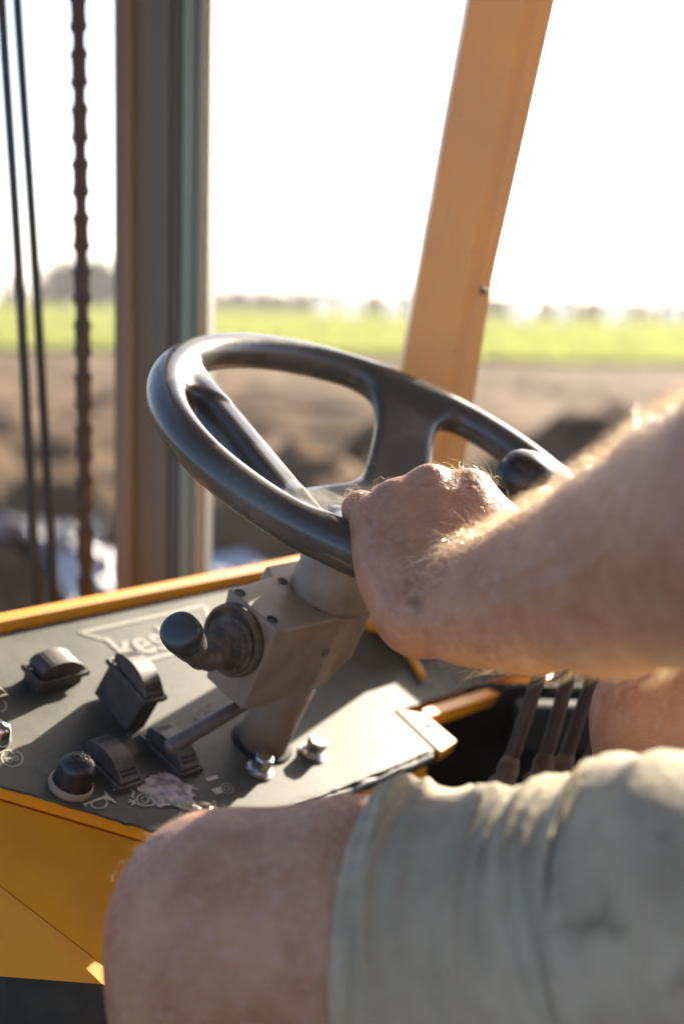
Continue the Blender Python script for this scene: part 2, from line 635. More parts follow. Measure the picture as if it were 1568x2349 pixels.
# ================================================================== SETTING
# ground: one sheet to the horizon, finer near the machine
def ground_z(x, y):
    r = np.hypot(x, y)
    z = np.clip((y - 45) / 80, 0, 1)
    z = z * z * (3 - 2 * z) * 1.05
    p = np.stack([x, y, np.zeros_like(x)], -1)
    near = np.clip((62 - r) / 25, 0, 1)
    z = z + near * (noise3(p, .09, 3) * .20 + noise3(p, .33, 4) * .10 + noise3(p, .9, 5) * .06 + noise3(p, 2.0, 6) * .04)
    # spoil heaps of the dig close to the machine, dark on the side turned from the sun
    rough = .72 * (1 + .26 * noise3(p, .45, 21) + .20 * noise3(p, 1.1, 22) + .14 * noise3(p, 2.2, 23))
    z = z + (.98 + .22 * noise3(p, .16, 31)) * np.exp(-((y - 8.6 + .10 * x - .7 * noise3(p, .2, 33)) / 1.5) ** 2) * np.clip((4.6 - np.abs(x + 2.2)) / 2.2, 0, 1) * rough
    z = z + 1.2 * np.exp(-((x - 2.8) / 1.7) ** 2 - ((y - 9.6) / 1.5) ** 2) * (1 + .10 * noise3(p, .5, 24) + .05 * noise3(p, 1.6, 25))
    z = z + .55 * np.exp(-((x - 1.6) / 1.5) ** 2 - ((y - 9.4) / 1.4) ** 2) * rough
    z = z + .5 * np.exp(-((x + 5.2) / 2.2) ** 2 - ((y - 13.5) / 2.0) ** 2) * rough
    for hx, hy, hs, hh_ in ((-3.2, 6.4, .5, .40), (-1.9, 7.0, .6, .45), (-.8, 6.6, .45, .35), (.3, 7.2, .6, .5), (1.2, 7.6, .5, .4), (-2.6, 11.5, .9, .55), (-.3, 12.0, 1.0, .5), (1.8, 13.0, 1.1, .6), (-4.5, 9.0, .8, .6)):
        z = z + hh_ * np.exp(-((x - hx) / hs) ** 2 - ((y - hy) / hs) ** 2) * rough
    # long spoil ridge across the view
    z = z + .75 * np.exp(-((y - 19 - .12 * x) / 2.6) ** 2) * np.clip(1 - np.abs(x + 0) / 22, 0, 1) * (1 + .25 * noise3(p, .22, 8))
    return z


ys = np.concatenate([np.linspace(-30, 2, 12), np.linspace(3, 20, 150), np.linspace(20.5, 60, 80), np.linspace(62, 140, 40), np.geomspace(150, 3500, 18)])
xs = np.concatenate([-np.geomspace(3500, 40, 16), np.linspace(-34, -10.5, 40), np.linspace(-10, 10, 170), np.linspace(10.5, 34, 40), np.geomspace(40, 3500, 16)])
X, Y = np.meshgrid(xs, ys, indexing='ij')
Z = ground_z(X, Y)
nx_, ny_ = X.shape
V = np.stack([X, Y, Z], -1).reshape(-1, 3)
ii, jj = np.meshgrid(np.arange(nx_ - 1), np.arange(ny_ - 1), indexing='ij')
Q = np.stack([ii * ny_ + jj, (ii + 1) * ny_ + jj, (ii + 1) * ny_ + jj + 1, ii * ny_ + jj + 1], -1).reshape(-1, 4)
o = link('ground', fastmesh('ground', V, Q), MT['soil'])
tag(o, kind='structure')

# green field beyond the soil
ys = np.concatenate([np.linspace(56, 140, 50), np.geomspace(150, 3400, 16)])
xs = np.concatenate([-np.geomspace(3400, 90, 14), np.linspace(-80, 80, 60), np.geomspace(90, 3400, 14)])
X, Y = np.meshgrid(xs, ys, indexing='ij')
edge = 2.5 * noise3(np.stack([X, 0 * X, 0 * X], -1), .035, 11)
Y = Y + edge * (Y < 64)
Z = ground_z(X, Y) + .05 + .03 * noise3(np.stack([X, Y, 0 * X], -1), .2, 2)
nx_, ny_ = X.shape
V = np.stack([X, Y, Z], -1).reshape(-1, 3)
ii, jj = np.meshgrid(np.arange(nx_ - 1), np.arange(ny_ - 1), indexing='ij')
Q = np.stack([ii * ny_ + jj, (ii + 1) * ny_ + jj, (ii + 1) * ny_ + jj + 1, ii * ny_ + jj + 1], -1).reshape(-1, 4)
tag(link('field', fastmesh('field', V, Q), MT['meadow']), kind='structure')


# upright blades of the field: they let the low sun through
rg = np.random.default_rng(90)
ng = 90000
gd = 56 + 104 * rg.uniform(0, 1, ng) ** 1.6
ga = rg.uniform(-.36, .36, ng)
gx, gy = gd * np.sin(ga), gd * np.cos(ga)
gy = gy + 2.5 * noise3(np.stack([gx, 0 * gx, 0 * gx], -1), .035, 11)
gz_ = ground_z(gx, gy)
ang = rg.uniform(0, math.pi, ng)
wv = rg.uniform(.10, .30, ng)
hv_ = rg.uniform(.10, .30, ng)
c0 = np.stack([gx, gy, gz_], 1)
du = np.stack([np.cos(ang), np.sin(ang), 0 * ang], 1) * wv[:, None]
lean = rg.normal(size=(ng, 3)) * .10
lean[:, 2] = hv_
V = np.stack([c0 - du, c0 + du, c0 + du * .35 + lean, c0 - du * .35 + lean], 1).reshape(-1, 3)
tag(link('grass', fastmesh('grass', V, np.arange(4 * ng).reshape(-1, 4)), MT['blade']), 'bright green grass covering the field beyond the soil', 'grass', kind='stuff')


# ---- leaf clouds
def leaves(n, lobes, size, seed, flatz=1.0):
    r = np.random.default_rng(seed)
    L = np.array(lobes, float)                      # cx cy cz rx ry rz
    w = L[:, 3] * L[:, 4] * L[:, 5]
    k = r.choice(len(L), n, p=w / w.sum())
    u = r.normal(size=(n, 3))
    u /= np.linalg.norm(u, axis=1)[:, None]
    rr = r.uniform(.25, 1, n) ** .5
    c = L[k, :3] + u * L[k, 3:] * rr[:, None]
    a = r.normal(size=(n, 3)); a /= np.linalg.norm(a, axis=1)[:, None]
    b = np.cross(a, r.normal(size=(n, 3))); b /= np.linalg.norm(b, axis=1)[:, None]
    s = size * r.uniform(.6, 1.4, n)[:, None]
    V = np.stack([c - a * s, c - b * s * .55, c + a * s, c + b * s * .55], 1).reshape(-1, 3)
    return V, np.arange(4 * n).reshape(-1, 4)


def make_tree(seed, h, wd_, size, n):
    r = np.random.default_rng(seed)
    lobes = []
    for k in range(16):
        a = r.uniform(0, 6.28); q = r.uniform(0, .62) * wd_
        z = h * r.uniform(.16, .86)
        s = wd_ * r.uniform(.25, .45) * (1.1 - .5 * z / h)
        lobes.append((q * math.cos(a), q * math.sin(a), z, s, s, s * r.uniform(.6, .9)))
    V, Q = leaves(n, lobes, size, seed)
    cm = fastmesh('crown', V, Q)
    t = [tube(spline([(0, 0, -.2), (.05 * h * r.normal() * .3, .02 * h, h * .3), (0.02 * h, 0, h * .75)], 8), np.linspace(h * .035, h * .008, 9), 8)]
    for k in range(6):
        l = lobes[k]
        t.append(tube(spline([(0, 0, h * .28), (l[0] * .5, l[1] * .5, h * .42), l[:3]], 5), np.linspace(h * .014, h * .004, 6), 6))
    v, f = joinm(t)
    return cm, mesh('trunk', v, f)


protos = [make_tree(20 + k, 1., [.42, .5, .36, .55][k], .085, 1500) for k in range(4)]


def place_tree(x, y, h, k, label, group):
    e = empty('tree', Matrix.Translation((x, y, float(ground_z(np.array(x), np.array(y))))) @ Matrix.Rotation(random.uniform(0, 6.28), 4, 'Z') @ Matrix.Diagonal((h, h, h, 1)))
    tag(e, label, 'tree', group)
    link('crown', protos[k][0], MT['leaf'], e, True)
    link('trunk', protos[k][1], MT['bark'], e, True)


# taller clump seen between the hoses, chain and mast
for i, (px, d, h) in enumerate([(20, 250, 5.2), (95, 240, 5.0), (128, 225, 7.0), (165, 230, 8.0), (205, 228, 7.6), (240, 232, 8.4), (285, 240, 9.0), (330, 236, 8.0)]):
    p = P(px, 690, d)
    place_tree(p[0], p[1], h, i % 4, 'dark tall tree in the clump on the horizon behind the hoses and mast', 'trees of the tall clump behind the mast')
for i, px in enumerate(np.linspace(400, 1760, 100)):
    d = 300 + 40 * random.random()
    p = P(px + random.uniform(-12, 12), 700, d)
    place_tree(p[0], p[1], random.uniform(3.6, 5.6), random.randrange(4), 'small pale green tree in the far row along the horizon', 'trees in the far row along the horizon')

# wrapped bales at the far end of the field
def bale(px, d, label):
    p = P(px, 735, d)
    z = float(ground_z(np.array(p[0]), np.array(p[1])))
    R = .95
    prof = [(.0, -.62), (R - .16, -.62), (R - .04, -.57), (R, -.48)] + [(R + .012 * math.sin(k * 2.1), -.48 + .96 * k / 8) for k in range(1, 8)] + [(R, .48), (R - .04, .57), (R - .16, .62), (0, .62)]
    v, f = lathe(prof, 24, (0, 0, R), (math.cos(px), math.sin(px), 0), False)
    e = empty('wrapped_bale', Matrix.Translation((p[0], p[1], z)))
    link('wrapping', mesh('wrapping', v, f), MT['wrap'], e, True)
    tag(e, label, 'bale', 'white wrapped bales on the green field')


for px, d, l in [(742, 150, 'white round bale standing farthest toward the mast on the green field'), (805, 128, 'white round bale, the larger of two between steering wheel rim and mast'), (905, 118, 'white round bale close beside the orange pillar, on its mast side'),
                 (1198, 112, 'white round bale on the field, first one past the orange pillar'), (1288, 116, 'white round bale on the field, second one past the orange pillar'), (1408, 124, 'white round bale on the field above the hairy forearm'), (1545, 135, 'white round bale at the very edge of the picture above the elbow')]:
    bale(px, d, l)


# ---- dark scrub on the spoil at the right
def bush(name, c, s, n, size, seed, label, m='bushleaf'):
    r = np.random.default_rng(seed)
    lobes = [(r.uniform(-.6, .6) * s[0], r.uniform(-.6, .6) * s[1], s[2] * r.uniform(.15, .7), s[0] * r.uniform(.25, .5), s[1] * r.uniform(.25, .5), s[2] * r.uniform(.25, .5)) for _ in range(12)]
    V, Q = leaves(n, lobes, size, seed)
    z = float(ground_z(np.array(c[0]), np.array(c[1])))
    e = empty(name, Matrix.Translation((c[0], c[1], z)))
    link('foliage', fastmesh('foliage', V, Q), MT[m], e, True)
    st = []
    for l in lobes[:8]:
        st.append(tube(spline([(l[0] * .2, l[1] * .2, -.05), (l[0] * .6, l[1] * .6, l[2] * .5), l[:3]], 4), np.linspace(.03, .008, 5) * s[2], 6))
    v, f = joinm(st)
    link('stem', mesh('stem', v, f), MT['bark'], e, True)
    tag(e, label, 'bush', 'dark scrub around the machine')


def gp(px, d):
    p = P(px, 1174, d)
    return p[0], p[1]




# ---- pale sheets and shiny stones on the ground in front of the machine
def sheet(c, sx, sy, hz, rot, seed, label):
    n = 26
    u = np.linspace(-1, 1, n)
    U, Vv = np.meshgrid(u, u, indexing='ij')
    p = np.stack([U, Vv, 0 * U + seed], -1)
    z = hz * (np.clip(1 - (U ** 2 + Vv ** 2) * .6, 0, 1)) + .03 * noise3(p, .5, seed) + .025 * noise3(p, 1.3, seed + 1) + .04
    x = U * sx * (1 + .12 * noise3(p, .7, seed + 3)); y = Vv * sy * (1 + .12 * noise3(p, .7, seed + 4))
    cr, sr = math.cos(rot), math.sin(rot)
    g = ground_z(np.array(c[0]), np.array(c[1]))
    V = np.stack([c[0] + x * cr - y * sr, c[1] + x * sr + y * cr, 0 * z], -1)
    V[..., 2] = ground_z(V[..., 0], V[..., 1]) + np.maximum(z, .01)
    V = V.reshape(-1, 3)
    ii, jj = np.meshgrid(np.arange(n - 1), np.arange(n - 1), indexing='ij')
    Q = np.stack([ii * n + jj, (ii + 1) * n + jj, (ii + 1) * n + jj + 1, ii * n + jj + 1], -1).reshape(-1, 4)
    B = V.copy(); B[:, 2] -= .012
    Q2 = np.concatenate([Q, Q[:, ::-1] + len(V)])
    o = link('plastic_sheet', fastmesh('plastic_sheet', np.concatenate([V, B]), Q2), MT['sheet'])
    tag(o, label, 'sheet', 'pale sheets lying on the ground')


sheet(gp(22, 7.5), .30, .20, .05, .3, 61, 'pale blue grey crumpled sheet heaped behind the two hoses')
sheet(gp(190, 7.3), .20, .16, .04, .9, 62, 'pale crumpled sheet lying behind the chain')
sheet(gp(545, 7.3), .34, .18, .05, -.2, 63, 'pale blue grey sheet lying behind the steering housing')

parts = []
r = np.random.default_rng(5)
for k in range(420):
    px, d = r.uniform(-60, 235), r.uniform(7.2, 7.9)
    x, y = gp(px, d)
    s = r.uniform(.02, .06)
    bm = bmesh.new()
    bmesh.ops.create_icosphere(bm, subdivisions=1, radius=s)
    v, f = bm_out(bm)
    v = v * r.uniform(.6, 1.3, 3) + r.normal(size=v.shape) * s * .12
    z = float(ground_z(np.array(x), np.array(y))) + .1 * math.exp(-((px - 90) / 120) ** 2)
    parts.append((v + np.array([x, y, z + s * .4]), f))
v, f = joinm(parts)
tag(link('gravel', mesh('gravel', v, f, False), MT['stone']), 'wet shiny stones scattered on the ground behind the hoses', 'gravel', kind='stuff')



# ================================================================== MACHINE
def YP(x, y, Yw):
    """bearing -> point on the upright plane y = Yw"""
    v = ray(x, y)
    return CAM + v * ((Yw - CAM[1]) / v[1])


# ---- lifting mast
Ym = 1.62
mb = YP(365, 1330, Ym)
mast = empty('lift_mast', at((mb[0], Ym, .25)))
tag(mast, 'grey green upright steel mast with rusty inner rail behind the steering wheel', 'mast')


def rail(name, x0, x1, ya, yb, m, bev=.004, z0=.25, z1=4.2, tx=0.):
    """upright between two bearings (at eye level), faces ya..yb in depth"""
    a, b = YP(x0, 700, ya), YP(x1, 700, ya)
    v, f = box(((a[0] + b[0]) / 2, (ya + yb) / 2, (z0 + z1) / 2), (b[0] - a[0], yb - ya, z1 - z0), bev)
    v[:, 0] += (v[:, 2] - CAMH) * tx
    return link(name, mesh(name, v, f, False), m, mast)


rail('inner_rail', 261, 303, Ym - .012, Ym + .05, MT['mast2'], tx=-.004)
rail('web_plate', 303.6, 391, Ym + .016, Ym + .06, MT['mast1'])
rail('guide_rib', 391.6, 414, Ym + .012, Ym + .055, MT['mast2'])
rail('outer_channel', 414.6, 447, Ym - .02, Ym + .07, MT['mast3'])
rail('edge_flange', 447.5, 472, Ym - .034, Ym + .08, MT['mast4'], tx=.003)
rail('seal_strip', 472.5, 477, Ym - .03, Ym + .06, MT['hose'], .001, tx=.003)
v, f = box((mb[0], Ym + .04, .34), (.24, .14, .18), .01)
link('foot_plate', mesh('foot_plate', v, f, False), MT['mast1'], mast)
v, f = box((mb[0], Ym + .04, 4.16), (.3, .10, .08), .01)
link('head_beam', mesh('head_beam', v, f, False), MT['mast1'], mast)

# ---- two hydraulic hoses
for (xt, xb, Yh, lab) in [(4, 86, 1.50, 'black hydraulic hose hanging at the very edge, farther from the chain'), (40, 126, 1.53, 'black hydraulic hose hanging between the other hose and the chain')]:
    _w = xb - xt
    pts = [YP(xt - _w * 1.0, -2400, Yh), YP(xt - _w * .66, -1300, Yh), YP(xt - _w * .25, -420, Yh), YP(xt, 0, Yh), YP(xt + _w * .44, 560, Yh), YP(xt + _w * .77, 1050, Yh), YP(xb, 1420, Yh), YP(xb + 14, 1900, Yh + .05)]
    pts.append(np.array([pts[-1][0], pts[-1][1] + .1, .45]))
    e = empty('hydraulic_hose', at(pts[-1]))
    v, f = tube(spline(pts, 80), .0052, 14)
    link('hose', mesh('hose', v, f), MT['hose'], e)
    ring = []
    for q in (pts[3], pts[-2]):
        ring.append(lathe([(.0078, -.012), (.0105, -.012), (.0105, .012), (.0078, .012)], 16, q, (0, 0, 1), False))
    v, f = lathe([(.0053, -.03), (.009, -.03), (.009, .02), (.007, .03), (.0053, .03)], 16, pts[-1] + np.array([0, 0, .03]), (0, 0, 1), False)
    link('end_fitting', mesh('end_fitting', v, f), MT['steel'], e)
    tag(e, lab, 'hose', 'hydraulic hoses beside the mast')

# ---- lifting chain: every link a piece
Yc = 1.56
ct, cb = YP(160, -1500, Yc), YP(199, 1480, Yc)
chain = empty('lift_chain', at(cb))
tag(chain, 'brown steel lift chain hanging between the hoses and the mast', 'chain')
pitch = .0285
nl = int(np.linalg.norm(ct - cb) / pitch)


def linkmesh(wid, y0, y1):
    out = []
    for a in np.linspace(-math.pi / 2, math.pi / 2, 9):
        out.append((wid * math.cos(a), pitch / 2 + wid * math.sin(a)))
    poly = [(wid * math.cos(a), pitch / 2 + wid * math.sin(a)) for a in np.linspace(-.65, math.pi + .65, 12)]
    poly += [(-wid * .74, 0)] + [(-wid * math.cos(a), -pitch / 2 - wid * math.sin(a)) for a in np.linspace(-.65, math.pi + .65, 12)] + [(wid * .74, 0)]
    v, f = prism(poly, y0, y1, .0006, 1)
    return v[:, [0, 2, 1]], [tuple(reversed(q)) for q in f]


v, f = joinm([linkmesh(.0082, -.0085, -.0055), linkmesh(.0082, -.0013, .0013), linkmesh(.0082, .0055, .0085)])
la = mesh('link', v, f, False)
v, f = joinm([linkmesh(.0076, -.0052, -.0016), linkmesh(.0076, .0016, .0052), lathe([(.003, -.0105), (.003, .0105)], 10, (0, 0, pitch / 2), (0, 1, 0)), lathe([(.003, -.0105), (.003, .0105)], 10, (0, 0, -pitch / 2), (0, 1, 0))])
lb = mesh('link', v, f, False)
cz = (ct - cb) / np.linalg.norm(ct - cb)
cx, cy, cz = axes(cz, (1, 0, 0))
for k in range(nl):
    o = link('link', la if k % 2 == 0 else lb, MT['chain'], chain, True)
    m = Matrix.Identity(4)
    tw = .5
    x2, y2 = cx * math.cos(tw) + cy * math.sin(tw), -cx * math.sin(tw) + cy * math.cos(tw)
    p = cz * pitch * k
    for i in range(3):
        m[i][0], m[i][1], m[i][2], m[i][3] = x2[i], y2[i], cz[i], p[i]
    o.matrix_basis = m

# ---- orange cab pillar, leaning back towards the driver
secs = []
for (y, Yw, l, fd, rr) in [(-900, 1.205, 1237, 1392, 1444), (0, 1.29, 1075, 1224, 1272), (320, 1.32, 1016, 1158, 1201), (640, 1.35, 959, 1092, 1129), (850, 1.37, 921, 1050, 1096), (1080, 1.392, 880, 1008, 1060), (1330, 1.418, 836, 965, 1022), (1436, 1.43, 818, 946, 1006)]:
    a, b, c = YP(l, y, Yw), YP(fd, y, Yw + .012), YP(rr, y, Yw + .02)
    dpt = np.array([-.006, .05, 0])
    g = (b - a) / np.linalg.norm(b - a)
    secs.append([a, a + g * .003 + np.array([0, -.002, 0]), b - g * .010 + np.array([0, -.002, 0]), b - g * .004 + np.array([0, .003, 0]), b + g * .001 + np.array([0, .004, 0]), b + g * .006 + np.array([0, .001, 0]), c - g * .003, c, c + dpt, a + dpt * .9 + g * .004])
V = np.array(secs).reshape(-1, 3)
n = len(secs[0])
F = []
for i in range(len(secs) - 1):
    for j in range(n):
        k = (j + 1) % n
        F.append((i * n + j, (i + 1) * n + j, (i + 1) * n + k, i * n + k))
F.append(tuple(range(n))); F.append(tuple(reversed([(len(secs) - 1) * n + j for j in range(n)])))
pil = empty('cab_pillar', at(V[-n:].mean(0)))
tag(pil, 'orange painted steel cab pillar with folded edge leaning behind the wheel', 'pillar')
link('post', mesh('post', V, F, False), MT['pillar'], pil)
a = YP(1108, 668, 1.354)
v, f = lathe([(.0035, 0), (.0035, .003), (.002, .004)], 14, a + np.array([0, .004, 0]), (.1, -1, .1))
link('screw', mesh('screw', v, f), MT['rod'], pil)
v, f = prism([(-.07, -.05), (.07, -.05), (.07, .05), (-.07, .05)], 0, .012, .003)
v = V[-n:].mean(0) + v[:, :1] * DV * .6 + v[:, 1:2] * EL * .8 + v[:, 2:] * NN - NN * .004
link('base_plate', mesh('base_plate', v, f, False), MT['orange'], pil)

# ---- roof the pillar carries (over the driver, out of the picture)
roof = empty('cab_roof', at((.35, .70, 2.66)))
tag(roof, 'cab roof carried by the orange pillar above the driver', 'roof')
rzm = np.stack([DV, EL, np.array([0, 0, 1.])], 1)
v, f = box((.26, .90, 2.665), (1.44, 1.16, .05), .012, 2, rzm)
link('roof_lining', mesh('roof_lining', v, f, False), MT['roof'], roof)
v, f = box((.26, .90, 2.705), (1.50, 1.22, .03), .012, 2, rzm)
link('roof_sheet', mesh('roof_sheet', v, f, False), MT['orange'], roof)
for (a, b) in [(.62, -.53), (.62, .53)]:
    q = np.array([.40, .72, 0]) + DV * a + EL * b
    v, f = box((q[0], q[1], (2.64 + 1.05) / 2), (.06, .06, 2.64 - 1.05), .008, 2, rzm)
    link('corner_post', mesh('corner_post', v, f, False), MT['orange'], roof)

# ---- platform under everything
plat = empty('machine_platform', at((0.05, .8, 0.02)))
tag(plat, 'dark steel platform and chassis below the console', 'platform')
FZ = CAMH - .93
v, f = box((.12, .72, FZ - .015), (1.7, 1.35, .03), .005)
link('floor_plate', mesh('floor_plate', v, f, False), MT['floor'], plat)
v, f = box((.12, .80, .62), (1.5, 1.1, .90), .03)
link('chassis', mesh('chassis', v, f, False), MT['orange'], plat)
v, f = box((.10, 1.63, .70), (1.3, .54, .80), .03)
link('front_chassis', mesh('front_chassis', v, f, False), MT['orange'], plat)
v, f = box((.82, 1.76, 1.66), (.66, .10, 1.08), .03)
link('shade_board', mesh('shade_board', v, f, False), MT['orange'], plat)  # added board out of view, sized to shade the levers and far knee
for sx in (-.62, .86):
    for sy in (.45, 1.35):
        v, f = lathe([(.12, -.12), (.30, -.12), (.36, -.08), (.38, 0), (.36, .08), (.30, .12), (.12, .12)], 36, (sx, sy, .38), (1, 0, 0))
        w = link('road_wheel', mesh('road_wheel', v, f), MT['hose'], plat)

# ---- console: a tilted panel sheet on an orange tray
con = empty('control_console', PM)
tag(con, 'orange control console with worn dark green switch panel around the steering column', 'console')
poly = [(-.2, -.46), (-.042, -.248), (.002, -.2065), (.046, -.165), (.066, -.125), (.071, -.06), (.072, .168), (.016, .178), (.022, .44), (-.2, .44)]


def wob(poly, step, amp, seed):
    out = []
    r = np.random.default_rng(seed)
    for i in range(len(poly)):
        a, b = np.array(poly[i]), np.array(poly[(i + 1) % len(poly)])
        m = max(int(np.linalg.norm(b - a) / step), 1)
        g = (b - a) / np.linalg.norm(b - a)
        for k in range(m):
            q = a + (b - a) * k / m
            if k:
                q = q + np.array([-g[1], g[0]]) * r.normal() * amp
            out.append(tuple(q))
    return out


v, f = prism(wob(poly, .006, .0006, 3), -.0025, 0, 0)
link('panel_sheet', mesh('panel_sheet', v, f, False), MT['panel'], con, True)
tray = [(-.198, -.47), (-.045, -.2455), (.044, -.163), (.064, -.123), (.069, -.06), (.0695, .170), (.012, .180), (.018, .45), (-.198, .45)]
v, f = prism(tray, -.016, -.0029, .002)
link('tray', mesh('tray', v, f, False), MT['orange'], con, True)
# raised front flange
v, f = box((-.2085, -.02, -.004), (.0125, .94, .030), .003)
link('front_flange', mesh('front_flange', v, f, False), MT['orange'], con, True)
# worn corner bracket towards the driver with a bolt hole and the rail behind it
br = [co(905, 1628), co(972, 1640), co(1046, 1703), co(1010, 1728)]
br = [tuple(q) for q in br]
v, f = prism(br, -.012, .0016, .0012)
link('corner_bracket', mesh('corner_bracket', v, f, False), MT['orange'], con, True)
v, f = prism([tuple(co(965, 1630)), tuple(co(1262, 1534)), tuple(co(1262, 1556)), tuple(co(972, 1652))], -.014, .0022, .0012)
link('rear_rail', mesh('rear_rail', v, f, False), MT['orange'], con, True)
q = co(980, 1668)
v, f = lathe([(.0042, .0017), (.0042, .0021), (.0, .0021)], 18, (q[0], q[1], 0), (0, 0, 1), False)
link('bolt_hole', mesh('bolt_hole', v, f), MT['dark'], con, True)
# dark rubber edging along the driver side
e0, e1 = np.array([.0735, .170]), np.array([.0725, -.11])
pth = [np.array([*(e0 + (e1 - e0) * t), -.0075 + .0008 * math.sin(t * 37)]) for t in np.linspace(0, 1, 24)]
v, f = tube(pth, [.0052 + .0005 * math.sin(k * 2.3) for k in range(24)], 10)
link('edge_trim', mesh('edge_trim', v, f), MT['hose'], con, True)


def quadwall(name, top, bot, m, thick=.003, nseg=1):
    top, bot = [np.asarray(p, float) for p in top], [np.asarray(p, float) for p in bot]
    nrm = np.cross(top[-1] - top[0], bot[0] - top[0]); nrm /= np.linalg.norm(nrm)
    n = len(top)
    V = top + bot + [p + nrm * thick for p in top] + [p + nrm * thick for p in bot]
    F = []
    for i in range(n - 1):
        F += [(i, i + 1, n + i + 1, n + i), (2 * n + i, 3 * n + i, 3 * n + i + 1, 2 * n + i + 1), (i, 2 * n + i, 2 * n + i + 1, i + 1), (n + i, n + i + 1, 3 * n + i + 1, 3 * n + i)]
    F += [(0, n, 3 * n, 2 * n), (n - 1, 3 * n - 1, 4 * n - 1, 2 * n - 1)]
    me = mesh(name, V, F, False)
    bm = bmesh.new(); bm.from_mesh(me); bmesh.ops.recalc_face_normals(bm, faces=bm.faces[:]); bm.to_mesh(me); bm.free()
    return link(name, me, m, con)


def L2W(d, l, h):
    return PO + ED * d + EL * l + NN * h


dz = np.array([0, 0, -1.])
tp = [L2W(-.19, -.43, -.017), L2W(-.045, -.2455, -.017), L2W(.044, -.163, -.017)]
bt = [P(-190, 1900, 1.02), P(0, 2030, 1.00), P(235, 2212, .985), P(330, 2285, .98)]
tp = [tp[0], tp[1], tp[2] * .5 + tp[1] * .5, tp[2]]
quadwall('side_panel', tp, bt, MT['orange'])
bt2 = [P(-190, 2232, .975), P(0, 2240, .965), P(235, 2258, .972), P(330, 2300, .976)]
quadwall('lower_panel', [p + dz * .001 for p in bt], bt2, MT['orange'], -.0015)
SB = bt[3]
bt3 = [np.array([p[0], p[1], FZ]) + EL * .03 for p in bt2]
quadwall('base_panel', [p + EL * .004 for p in bt2], bt3, MT['floor'])
tp = [L2W(.044, -.163, -.017), L2W(.069, -.06, -.017), L2W(.0695, .170, -.017)]
bt = [np.array([p[0], p[1], FZ + .001]) - DV * .03 for p in tp]
quadwall('driver_panel', tp, bt, MT['orange'])
_k = (tp[0][2] - SB[2]) / (tp[0][2] - bt[0][2])
_dm = tp[0] + (bt[0] - tp[0]) * _k
quadwall('corner_filler', [tp[0] - EL * .004, tp[0] - EL * .0005], [SB, _dm - EL * .0005], MT['orange'])  # filler added to keep the sun off the lower panel's corner
quadwall('filler_base', [SB + dz * .002, _dm + dz * .002 - EL * .0005], [np.array([SB[0], SB[1], FZ + .001]), bt[0] - EL * .0005], MT['floor'])  # lower half of the filler added against the sun
tp = [L2W(.0695, .170, -.017), L2W(.012, .180, -.017)]
quadwall('end_panel', tp, [np.array([p[0], p[1], FZ + .001]) for p in tp], MT['orange'])
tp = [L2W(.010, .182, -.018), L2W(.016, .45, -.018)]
quadwall('recess_shade', [p - DV * .10 for p in tp], [p + dz * .35 - DV * .10 for p in tp], MT['dark'])  # near-black sheet standing in for the shade of the deep gap
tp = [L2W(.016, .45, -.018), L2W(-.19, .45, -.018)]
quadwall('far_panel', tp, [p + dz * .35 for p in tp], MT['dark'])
tp = [L2W(-.198, .45, -.017), L2W(-.198, -.46, -.017)]
quadwall('front_panel', tp, [p + dz * .5 for p in tp], MT['orange'])


v, f = box((-.045, .452, .034), (.15, .006, .104), .002)
link('end_shade_plate', mesh('end_shade_plate', v, f, False), MT['orange'], con, True)  # unseen plate, height set so its shadow covers the panel's end


# ---- rocker switches
def rocker_meshes():
    h = .010
    # side profile along x (length), z height ; one end pressed
    top = [(-.0235, .0075), (-.0205, .0118), (-.013, .0142), (-.003, .0150), (.006, .0138), (.015, .0098), (.0225, .0045), (.0238, .0022)]
    bot = [(.0215, .0008), (.010, .0018), (-.010, .0018), (-.0215, .0018)]
    tpx = np.array(top)
    sp = spline(np.c_[tpx, 0 * tpx[:, :1]], 28)
    top = [(float(a[0]), float(a[1])) for a in sp]
    pr = top + bot
    v, f = prism(pr, -h, h, .0004, 1)
    v = np.stack([v[:, 0], -v[:, 2], v[:, 1]], 1)
    cap = mesh('cap', v, f, False)
    fr = []
    for (c, s) in [((0, .0118, -.0005), (.0530, .0034, .005)), ((0, -.0118, -.0005), (.0530, .0034, .005)), ((.0253, 0, -.0006), (.0034, .0202, .0048)), ((-.0253, 0, -.0006), (.0034, .0202, .0048)), ((0, 0, -.002), (.0472, .0202, .003))]:
        fr.append(box(c, s, .0007, 1))
    v, f = joinm(fr)
    bez = mesh('bezel', v, f, False)
    dm = []
    for i in range(5):
        for j in range(2):
            for sx in (-1, 1):
                x = -.0165 + .0032 * j if sx < 0 else .0168 + .0030 * j
                zt = np.interp(x, [p[0] for p in top], [p[1] for p in top])
                sl = (np.interp(x + .001, [p[0] for p in top], [p[1] for p in top]) - zt) / .001
                dm.append(lathe([(.0012, -.0002), (.0012, .0002), (.0009, .0004)], 8, (x, -.0064 + .0032 * i, zt), (-sl, 0, 1)))
    v, f = joinm(dm)
    dim = mesh('grip_dots', v, f)
    return cap, bez, dim


RCAP, RBEZ, RDIM = rocker_meshes()
v, f = box((0, 0, -.018), (.047, .0205, .034), .0015, 2)
RHOUS = mesh('housing', v, f, False)


